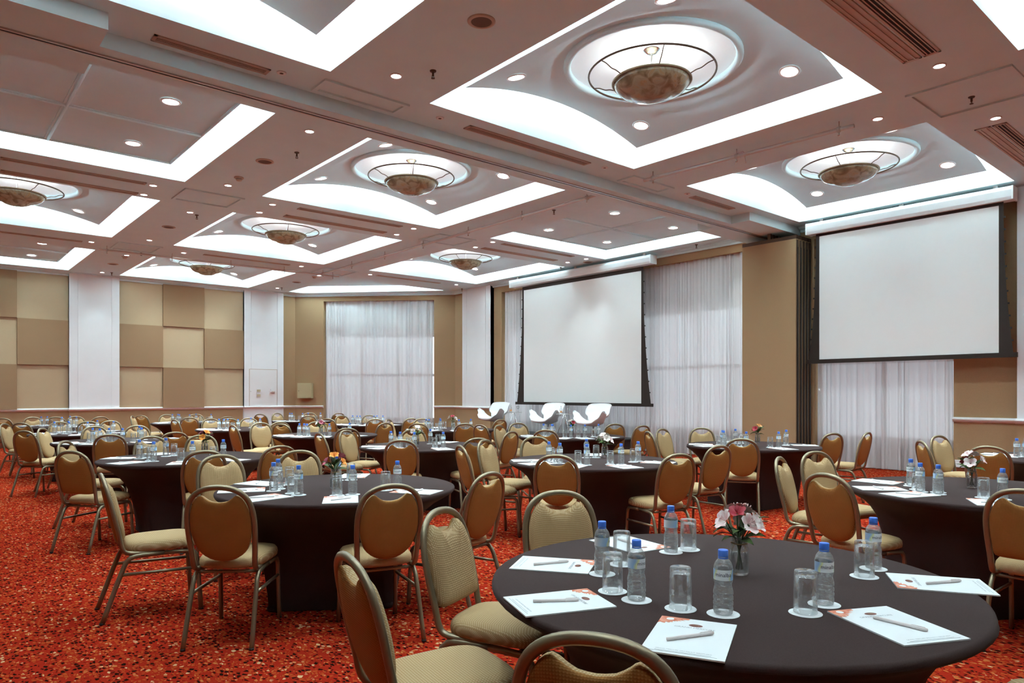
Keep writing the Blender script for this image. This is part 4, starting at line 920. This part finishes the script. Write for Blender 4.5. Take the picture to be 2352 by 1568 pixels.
BOT = {'T5': [(320, 1009.7), (353, 1014), (381, 1006), (442, 1013), (540, 1010)], 'T10': [(213, 982.6), (229.4, 984.7), (250.7, 981), (281.5, 984.7), (320, 979.4), (361.8, 983)],
       'T11': [(125, 968), (157, 967), (159, 969), (201.4, 968), (223.6, 965), (260.8, 967)], 'T17': [(94.6, 957), (108.4, 956.6), (142, 957.6), (161, 955.5), (195.6, 957)],
       'T13': [(396, 951), (408.5, 950.7), (412, 951), (435.6, 951.8), (450.4, 950), (485, 951)], 'T12': [(503, 962), (514, 963), (523, 961), (547, 963), (576.4, 959.8), (597.6, 962)],
       'T14': [(648, 948.6), (654.6, 948.6), (695, 949.7), (707.8, 947.5), (736, 949)], 'T8': [(663, 974.6), (679, 973), (697, 976), (756.6, 975.7), (803, 974.6)],
       'T15': [(810, 956), (822, 955), (825, 956.6), (859, 956.6), (866, 954), (904.5, 955.5)], 'T16': [(977, 962.4), (983, 964), (1011, 961), (1012, 965.6), (1054, 964.5), (1081.5, 963.5)],
       'T7': [(888.5, 993.8), (898, 991), (951.8, 994.8), (988.4, 987.4), (1018, 993.8)], 'T9': [(1242, 976), (1248.6, 978), (1267.7, 974), (1311, 978), (1343.7, 976.8), (1383.5, 974)],
       'T4': [(1261, 1015), (1286, 1020), (1347, 1009), (1348, 1022.5), (1426.6, 1020), (1487.7, 1014)], 'T6': [(1659.5, 988), (1662, 993), (1689, 985.6), (1714, 993.7), (1788.5, 991.5), (1827, 987)],
       'T3': [(2071.6, 1064), (2092, 1054), (2155, 1076), (2303, 1079)], 'T2': [(595, 1063.7), (614, 1054), (686, 1071), (810, 1068), (929, 1059), (775, 1045)], 'T18': [(2347, 1006.7), (2344, 1014)]}
sets = {}
for tk, L in BOT.items():
    c = Vector((*TAB[tk], 0))
    for px, py in L:
        w = at_z(px, py, TZ + BH); w.z = 0; v = w - c; r = v.length; r2 = min(max(r, 0.30), 0.44)
        dh = Vector((w.x, w.y, 0)).normalized()
        if abs(r - r2) > 1e-4:
            cand = [(abs(k), w + dh * k * 0.01) for k in range(-130, 131) if 0.30 <= (w + dh * k * 0.01 - c).length <= 0.44]
            w = min(cand, key=lambda t_: t_[0])[1] if cand else c + v.normalized() * r2
        v = w - c; a = math.atan2(v.y, v.x); r = v.length
        g = c + Vector((math.cos(a - 0.13 / r), math.sin(a - 0.13 / r), 0)) * (r + 0.01); ap = a - 0.08 / r
        sets.setdefault(tk, []).append((w, g, c + Vector((math.cos(ap), math.sin(ap), 0)) * 0.635, ap))
for tk, L in sets.items():      # lay the notepads side by side, and stand no glass in a bottle
    c = Vector((*TAB[tk], 0)); ang = [q[3] for q in L]
    for it in range(80):
        for i in range(len(L)):
            for j in range(i):
                d_ = (ang[i] - ang[j] + PI) % (2 * PI) - PI
                if abs(d_) < 0.46:
                    m_ = (0.47 - abs(d_)) * 0.3 * (1 if d_ >= 0 else -1); ang[i] += m_; ang[j] -= m_
    bots = [Vector(q[0]) for q in L]
    for it in range(40):
        for i in range(len(L)):
            for j in range(i):
                dv = bots[i] - bots[j]
                if 1e-4 < dv.length < 0.085: m_ = dv.normalized() * (0.087 - dv.length) * 0.5; bots[i] = bots[i] + m_; bots[j] = bots[j] - m_
    gl = []
    for i, q in enumerate(L):
        b_ = bots[i]; best = None
        v = b_ - c; a0 = math.atan2(v.y, v.x); r = v.length
        for k in range(60):
            st = 0.10 + 0.01 * (k // 6); off = [0.0, 0.5, -0.5, 1.0, -1.0, PI][k % 6]; t_ = a0 - PI / 2 + off
            g = b_ + Vector((math.cos(t_), math.sin(t_), 0)) * st
            if (g - c).length > 0.44 or (g - c).length < 0.16: continue
            if all((g - o_).length > 0.085 for o_ in bots if o_ is not b_) and all((g - o_).length > 0.085 for o_ in gl): best = g; break
        if best is None: best = c + (b_ - c) * 0.55
        gl.append(best)
    sets[tk] = [(bots[i], gl[i], c + Vector((math.cos(ang[i]), math.sin(ang[i]), 0)) * 0.635, ang[i]) for i in range(len(L))]
T1c = Vector((*TAB['T1'], 0))
def xy(px, py, z=TZ): p = at_z(px, py, z); return Vector((p.x, p.y, 0))
T1S = [((1383, 1318), (1428, 1296), (1272, 1298)), ((1462, 1378), (1407, 1358), (1283, 1384)), ((1541, 1268), (1581, 1262), (1445, 1250)), ((1661, 1410), (1563, 1398), (1586, 1465)), ((1893, 1388), (1850, 1408), (2055, 1436)), ((2006, 1306), (1985, 1324), (2158, 1342))]
for b_, g_, p_ in T1S:
    p = xy(*p_); v = p - T1c; sets.setdefault('T1', []).append((xy(*b_), xy(*g_), p, math.atan2(v.y, v.x)))
T1ROT = [0.05, -0.12, 0.15, 0.0, -0.35, -0.20]
for tk, L in sets.items():
    L2 = sorted(enumerate(L), key=lambda q: proj_x(q[1][0])); near = tk in ('T1', 'T2', 'T3', 'T4')
    far = tk in ('T11', 'T12', 'T13', 'T14', 'T15', 'T17')
    for i, (k, (b_, g_, p_, ap)) in enumerate(L2):
        nm = TN[tk]; o_ = ORD[i]
        th = math.atan2(-b_.y, -b_.x) + random.uniform(-0.9, 0.9)
        if tk == 'T1': th = math.atan2(-b_.y, -b_.x) + [1.9, 1.0, 2.2, 0.0, 0.55, 0.75][k]
        zc = TZ + 0.0004
        tag(obj('coaster', K_mesh, None, (b_.x, b_.y, zc), 0.3 * i), 'round white coaster under the %s bottle from left, %s' % (o_, nm), 'coaster', 'paper coasters')
        spawn('water_bottle', BOTTLE_F if far else BOTTLE, (b_.x, b_.y, zc + 0.0016), th, 'small blue-capped water bottle, %s from left on %s' % (o_, nm), 'bottle', 'water bottles')
        if (g_ - b_).length > 0.05:
            tag(obj('coaster', K_mesh, None, (g_.x, g_.y, zc + (0.0015 if (g_ - b_).length < 0.096 else 0)), 0.5 * i), 'round white coaster under the glass of the %s bottle, %s' % (o_, nm), 'coaster', 'paper coasters')
            tag(obj('drinking_glass', G_mesh, None, (g_.x, g_.y, zc + 0.0032), 0), 'upturned clear drinking glass beside the %s bottle from left, %s' % (o_, nm), 'glass', 'drinking glasses')
        rzp = ap + PI / 2 + (T1ROT[k] if tk == 'T1' else random.uniform(-0.12, 0.12))
        spawn('notepad', PAD if near else PAD_F, (p_.x, p_.y, zc), rzp, 'white printed notepad by the %s bottle from left on %s' % (o_, nm), 'notepad', 'notepads')
        pr = rzp + (0.4 if tk != 'T1' else [2.2, 1.35, 1.5, 0.75, -1.15, -1.0][k]) + (random.uniform(-0.5, 0.9) if tk != 'T1' else 0)
        spawn('pen', PEN if near else PEN_F, (p_.x + 0.012 * math.cos(ap), p_.y + 0.012 * math.sin(ap), zc + 0.0046), pr, 'white pen lying on the notepad by the %s bottle, %s' % (o_, nm), 'pen', 'pens')

# ---- vases and bouquets
V_jar = MB().lathe([(0.0, 0.004), (0.028, 0.0), (0.033, 0.006), (0.0335, 0.088), (0.031, 0.102), (0.0265, 0.110), (0.0265, 0.132), (0.0285, 0.134), (0.0255, 0.134), (0.0250, 0.110), (0.030, 0.100), (0.0318, 0.086), (0.0315, 0.010), (0.0, 0.008)], 26, caps=False).mesh('jar', GLASS)
V_wat = MB().lathe([(0.0, 0.009), (0.0310, 0.011), (0.0312, 0.080), (0.0, 0.080)], 22, caps=False).mesh('water', WATER)
V_twn = MB().tube([(0.0285 * math.cos(a), 0.0285 * math.sin(a), 0.113 + 0.001 * math.sin(3 * a)) for a in [2 * PI * k / 28 for k in range(28)]], 0.0022, 6, True).mesh('twine', TWINE)
VASE = [('jar', V_jar, None), ('water', V_wat, None), ('twine', V_twn, None)]
def blossom(mname, m, size):
    mb = MB()
    for k in range(6):
        a = 2 * PI * k / 6; wmax = 0.23 if k % 2 else 0.30; vs = []; fs = []; R = 5
        for i in range(R + 1):
            t = i / R; wd = wmax * math.sin(PI * (0.12 + 0.86 * t)) ** 0.8 * (1 - 0.1 * t); rr = 0.08 + 0.62 * math.sin(t * 1.25); z = 0.62 * t - 0.42 * t * t * t * (1.0 if k % 2 else 0.75)
            for j in (-1, 0, 1):
                lx, ly, lz = rr, wd * j * (1.0 if i < R else 0.25), z + 0.05 * abs(j)
                vs.append((size * (lx * math.cos(a) - ly * math.sin(a)), size * (lx * math.sin(a) + ly * math.cos(a)), size * lz))
        for i in range(R):
            for j in range(2): fs.append((3 * i + j, 3 * i + j + 1, 3 * i + 4 + j, 3 * i + 3 + j))
        mb.add(vs, fs, True)
    for k in range(5):
        a = 2 * PI * k / 5; mb.tube([(0, 0, 0.05 * size), (0.16 * size * math.cos(a), 0.16 * size * math.sin(a), 0.55 * size)], 0.018 * size, 4)
    return mb.mesh('blossom', m)
BLO = {c: blossom(c, m, 0.060) for c, m in PETAL.items()}
lf = MB(); vs = []; fs = []; R = 6
for i in range(R + 1):
    t = i / R; wd = 0.0135 * math.sin(PI * min(0.06 + t * 0.94, 1.0)) ** 0.9
    for j in (-1, 0, 1): vs.append((0.085 * t, wd * j, 0.018 * math.sin(t * 2.3) - 0.012 * t * t + 0.003 * abs(j)))
for i in range(R):
    for j in range(2): fs.append((3 * i + j, 3 * i + j + 1, 3 * i + 4 + j, 3 * i + 3 + j))
L_leaf = lf.add(vs, fs, True).mesh('leaf', LEAF)
def bouquet(tk, loc, colors, leaves, label, spread=1.0, seed=0):
    rnd = random.Random(seed)
    spawn('flower_vase', VASE, (loc.x, loc.y, TZ + 0.0005), 0, 'small glass jar vase with twine on %s' % TN[tk], 'vase', 'flower vases')
    t = thing('flower_bouquet', label, 'flowers', (loc.x, loc.y, TZ + 0.0005), 0, 'table bouquets'); n = len(colors)
    for i, c in enumerate(colors):
        a = 2 * PI * (i + 0.3 * rnd.random()) / n + seed; r = (0.052 if i % 3 else 0.02) * spread; z = 0.185 + (0.035 if i % 3 == 0 else rnd.uniform(-0.015, 0.02))
        top = Vector((r * math.cos(a), r * math.sin(a), z)); st = part('stem', MB().tube(smooth_path([(0.012 * math.cos(a + 2.5), 0.012 * math.sin(a + 2.5), 0.018), (0.008 * math.cos(a), 0.008 * math.sin(a), 0.11), tuple(top)], 3), 0.0022, 5), STEMM, t)
        b = obj('blossom', BLO[c], t, top); tilt = 0.25 + 0.75 * (r / 0.052)
        b.rotation_euler = Matrix.Rotation(a, 4, 'Z').to_euler(); b.rotation_euler = (Matrix.Rotation(a, 3, 'Z') @ Matrix.Rotation(tilt, 3, 'Y')).to_euler(); s = rnd.uniform(0.85, 1.1); b.scale = (s, s, s)
    for i in range(leaves):
        a = 2 * PI * (i + 0.5 * rnd.random()) / leaves; l = obj('leaf', L_leaf, t, (0.012 * math.cos(a), 0.012 * math.sin(a), rnd.uniform(0.118, 0.165)))
        l.rotation_euler = (Matrix.Rotation(a, 3, 'Z') @ Matrix.Rotation(rnd.uniform(-0.75, 0.25), 3, 'Y') @ Matrix.Rotation(rnd.uniform(-0.5, 0.5), 3, 'X')).to_euler(); s = rnd.uniform(0.8, 1.25); l.scale = (s, s, s)
bouquet('T1', xy(1698, 1318), ['pink', 'pink', 'pink', 'red', 'pink', 'pink', 'pink', 'pink'], 15, 'pale pink lilies with one dark red bloom and green leaves, largest bouquet', 1.0, 1)
bouquet('T2', xy(769, 1121), ['orange', 'orange', 'magenta', 'orange', 'magenta'], 11, 'orange and magenta blooms with round green leaves', 1.0, 4)
bouquet('T3', xy(2232, 1120), ['pink', 'pink', 'pink', 'pink', 'red'], 12, 'pale pink lilies on the table at the right edge', 1.0, 2)
bouquet('T4', xy(1389, 1050), ['white', 'white', 'pink', 'white', 'pink', 'white'], 15, 'cream and pale pink lilies in mid picture before the screen', 1.05, 3)
bouquet('T5', xy(470, 1041), ['orange', 'magenta', 'magenta', 'magenta', 'orange'], 12, 'magenta and orange blooms with dark leaves at left', 1.1, 5)
bouquet('T6', xy(1740, 1018), ['peach', 'peach', 'red', 'peach'], 14, 'peach bloom in dark foliage before the tan partition', 1.0, 6)
bouquet('T7', xy(957, 1022), ['white', 'white', 'pink', 'white', 'white'], 10, 'white lilies in the middle of the room', 1.05, 7)
bouquet('T8', xy(737, 1001), ['pink', 'white', 'magenta', 'pink', 'magenta'], 8, 'pale pink and crimson blooms on a far table', 1.05, 8)
bouquet('T9', xy(1313, 1000), ['white', 'red', 'pink', 'white'], 10, 'small white and red bouquet in front of the white armchairs', 1.0, 9)
bouquet('T16', xy(1040, 984), ['red', 'white', 'white', 'red', 'white'], 8, 'red and white blooms near the far tan wall', 1.1, 10)
tag(part('name_card', MB().add([(-0.045, -0.02, 0), (0.045, -0.02, 0), (0.045, 0, 0.05), (-0.045, 0, 0.05), (-0.045, 0.02, 0), (0.045, 0.02, 0)], [(0, 1, 2, 3), (3, 2, 5, 4)]), PAPER, None, (xy(1099, 981).x, xy(1099, 981).y, TZ + 0.0005), -0.7), 'small white folded card on the red-and-white-flower table', 'card')

# ================================================================== STAGE, ARMCHAIRS, SIDE TABLES
SZ = 0.32
t = thing('stage_platform', 'low black stage platform under the white armchairs', 'stage', (12.5, 13.3, 0)); part('deck', MB().box(-0.95, 0.93, -2.5, 2.75, SZ - 0.03, SZ), BLK, t); part('skirt', MB().box(-0.93, 0.91, -2.48, 2.73, 0.0, SZ - 0.03), BLACKC, t)
def swan_mesh():
    """seat, wings and back as one padded shell; facing +y"""
    nu, nv = 24, 30; grid = []
    def C(v, tab):
        for (v0, a), (v1, b) in zip(tab, tab[1:]):
            if v <= v1:
                t_ = (v - v0) / (v1 - v0); t_ = t_ * t_ * (3 - 2 * t_); return a + (b - a) * t_
        return tab[-1][1]
    CY = [(0, 0.36), (0.18, 0.24), (0.40, 0.0), (0.55, -0.13), (0.70, -0.22), (1.0, -0.345)]
    CZ = [(0, 0.375), (0.18, 0.365), (0.40, 0.335), (0.55, 0.37), (0.70, 0.50), (1.0, 0.775)]
    HW = [(0, 0.22), (0.10, 0.33), (0.25, 0.40), (0.40, 0.37), (0.52, 0.235), (0.60, 0.225), (0.80, 0.335), (0.93, 0.315), (1.0, 0.21)]
    UP = [(0, 0.0), (0.10, 0.10), (0.27, 0.27), (0.38, 0.22), (0.52, 0.03), (0.70, 0.02), (1.0, 0.0)]
    FWD = [(0, 0.0), (0.5, 0.02), (0.7, 0.10), (0.85, 0.12), (1.0, 0.06)]
    for side in (0, 1):
        for j in range(nv + 1):
            v = j / nv
            for i in range(nu + 1):
                u = -1 + 2 * i / nu; th = 0.5 * (1 - abs(u) ** 3) ** 0.5 * min(1.0, (v * 9) ** 0.5, ((1 - v) * 9) ** 0.5) if True else 1
                x = C(v, HW) * u; y = C(v, CY) + C(v, FWD) * abs(u) ** 2; z = C(v, CZ) + C(v, UP) * abs(u) ** 2.4
                dy, dz = (0.0, -1.0) if v < 0.5 else (-math.sin((v - 0.5) * PI * 0.75), -math.cos((v - 0.5) * PI * 0.75))
                off = (0.0 if side == 0 else 0.035 + 0.06 * th)
                grid.append((x * (1 - 0.10 * (side) * 0.6), y + dy * off, z + dz * off))
    w = nu + 1; B = (nv + 1) * w; fs = []
    for j in range(nv):
        for i in range(nu):
            a = j * w + i; fs.append((a, a + 1, a + w + 1, a + w)); fs.append((B + a, B + a + w, B + a + w + 1, B + a + 1))
    for i in range(nu): fs.append((i, B + i, B + i + 1, i + 1)); k = nv * w + i; fs.append((k, k + 1, B + k + 1, B + k))
    for j in range(nv): a = j * w; fs.append((a, a + w, B + a + w, B + a)); a = j * w + nu; fs.append((a, B + a, B + a + w, a + w))
    return MB().add(grid, fs, True).mesh('shell', LEATH)
SW = [('shell', swan_mesh(), None), ('stem', MB().tube([(0, 0.0, 0.03), (0, 0.0, 0.30)], 0.022, 10).mesh('stem', CHROME), None)]
SW += [('base_arm', MB().tube([(0, 0, 0.045), (0.30 * math.cos(a), 0.30 * math.sin(a), 0.012)], [0.02, 0.012], 8).mesh('base_arm', CHROME), None) for a in (PI / 4, 3 * PI / 4, -PI / 4, -3 * PI / 4)]
for (px, yy), nm in zip(((1136, 15.15), (1259, 13.03), (1363, 11.42)), ('left one by the white pilaster', 'middle one of three', 'right one nearest the long curtain')):
    d = ray(px, 960); X = d.x / d.y * yy
    spawn('swan_armchair', SW, (X, yy, SZ), PI / 2 + 0.10, 'white curved shell armchair on the stage, ' + nm, 'armchair', 'white stage armchairs', (1.08, 1.08, 1.08))
def side_table(px, yy, nm, n_glass):
    d = ray(px, 950); X = d.x / d.y * yy; h = 0.56
    t = thing('side_table', 'round glass side table on chrome tripod, ' + nm, 'side table', (X, yy, SZ), 0, 'glass side tables')
    part('top', MB().lathe([(0.0, h), (0.205, h), (0.205, h + 0.01), (0.0, h + 0.01)], 36), GLASS, t)
    part('rim', MB().tube(ring_pts(0.205, h + 0.005, 36), 0.006, 6, True), STEEL, t)
    for k in range(3):
        a = 2 * PI * k / 3 + 0.5; part('leg', MB().tube([(0.02 * math.cos(a), 0.02 * math.sin(a), h), (0.21 * math.cos(a), 0.21 * math.sin(a), 0.0)], 0.009, 8), CHROME, t)
    return Vector((X, yy, SZ + h + 0.0115))
WG = MB().lathe([(0.0, 0.0), (0.034, 0.0), (0.03, 0.004), (0.005, 0.008), (0.004, 0.075), (0.012, 0.085), (0.032, 0.11), (0.038, 0.14), (0.034, 0.175), (0.0325, 0.175), (0.036, 0.14), (0.03, 0.112), (0.0, 0.09)], 20, caps=False).mesh('wine_glass', GLASS)
SB = [('bottle_body', MB().lathe([(0.0, 0.0), (0.028, 0.0), (0.03, 0.01), (0.03, 0.11), (0.022, 0.14), (0.012, 0.155), (0.012, 0.18)], 18, caps=False).mesh('bottle_body', PET), None), ('cap', MB().lathe([(0.014, 0.178), (0.014, 0.20), (0.0, 0.20)], 14).mesh('cap', STEEL), None), ('label', MB().lathe([(0.0305, 0.03), (0.0305, 0.075)], 18, caps=False).mesh('label', PETAL['peach']), None)]
for (px, yy), nm in zip(((1181, 14.3), (1297, 12.35)), ('between the left and middle armchairs', 'between the middle and right armchairs')):
    p = side_table(px, yy, nm, 1); s_ = 'the table ' + nm
    R_ = Vector((RT.x, RT.y, 0))
    q = p - R_ * 0.09; spawn('stage_bottle', SB, tuple(q), 0, 'small clear bottle with orange label on %s' % s_, 'bottle', 'stage bottles')
    q = p + R_ * 0.10; tag(obj('wine_glass', WG, None, tuple(q)), 'clear stemmed glass on %s' % s_, 'glass', 'stemmed glasses')
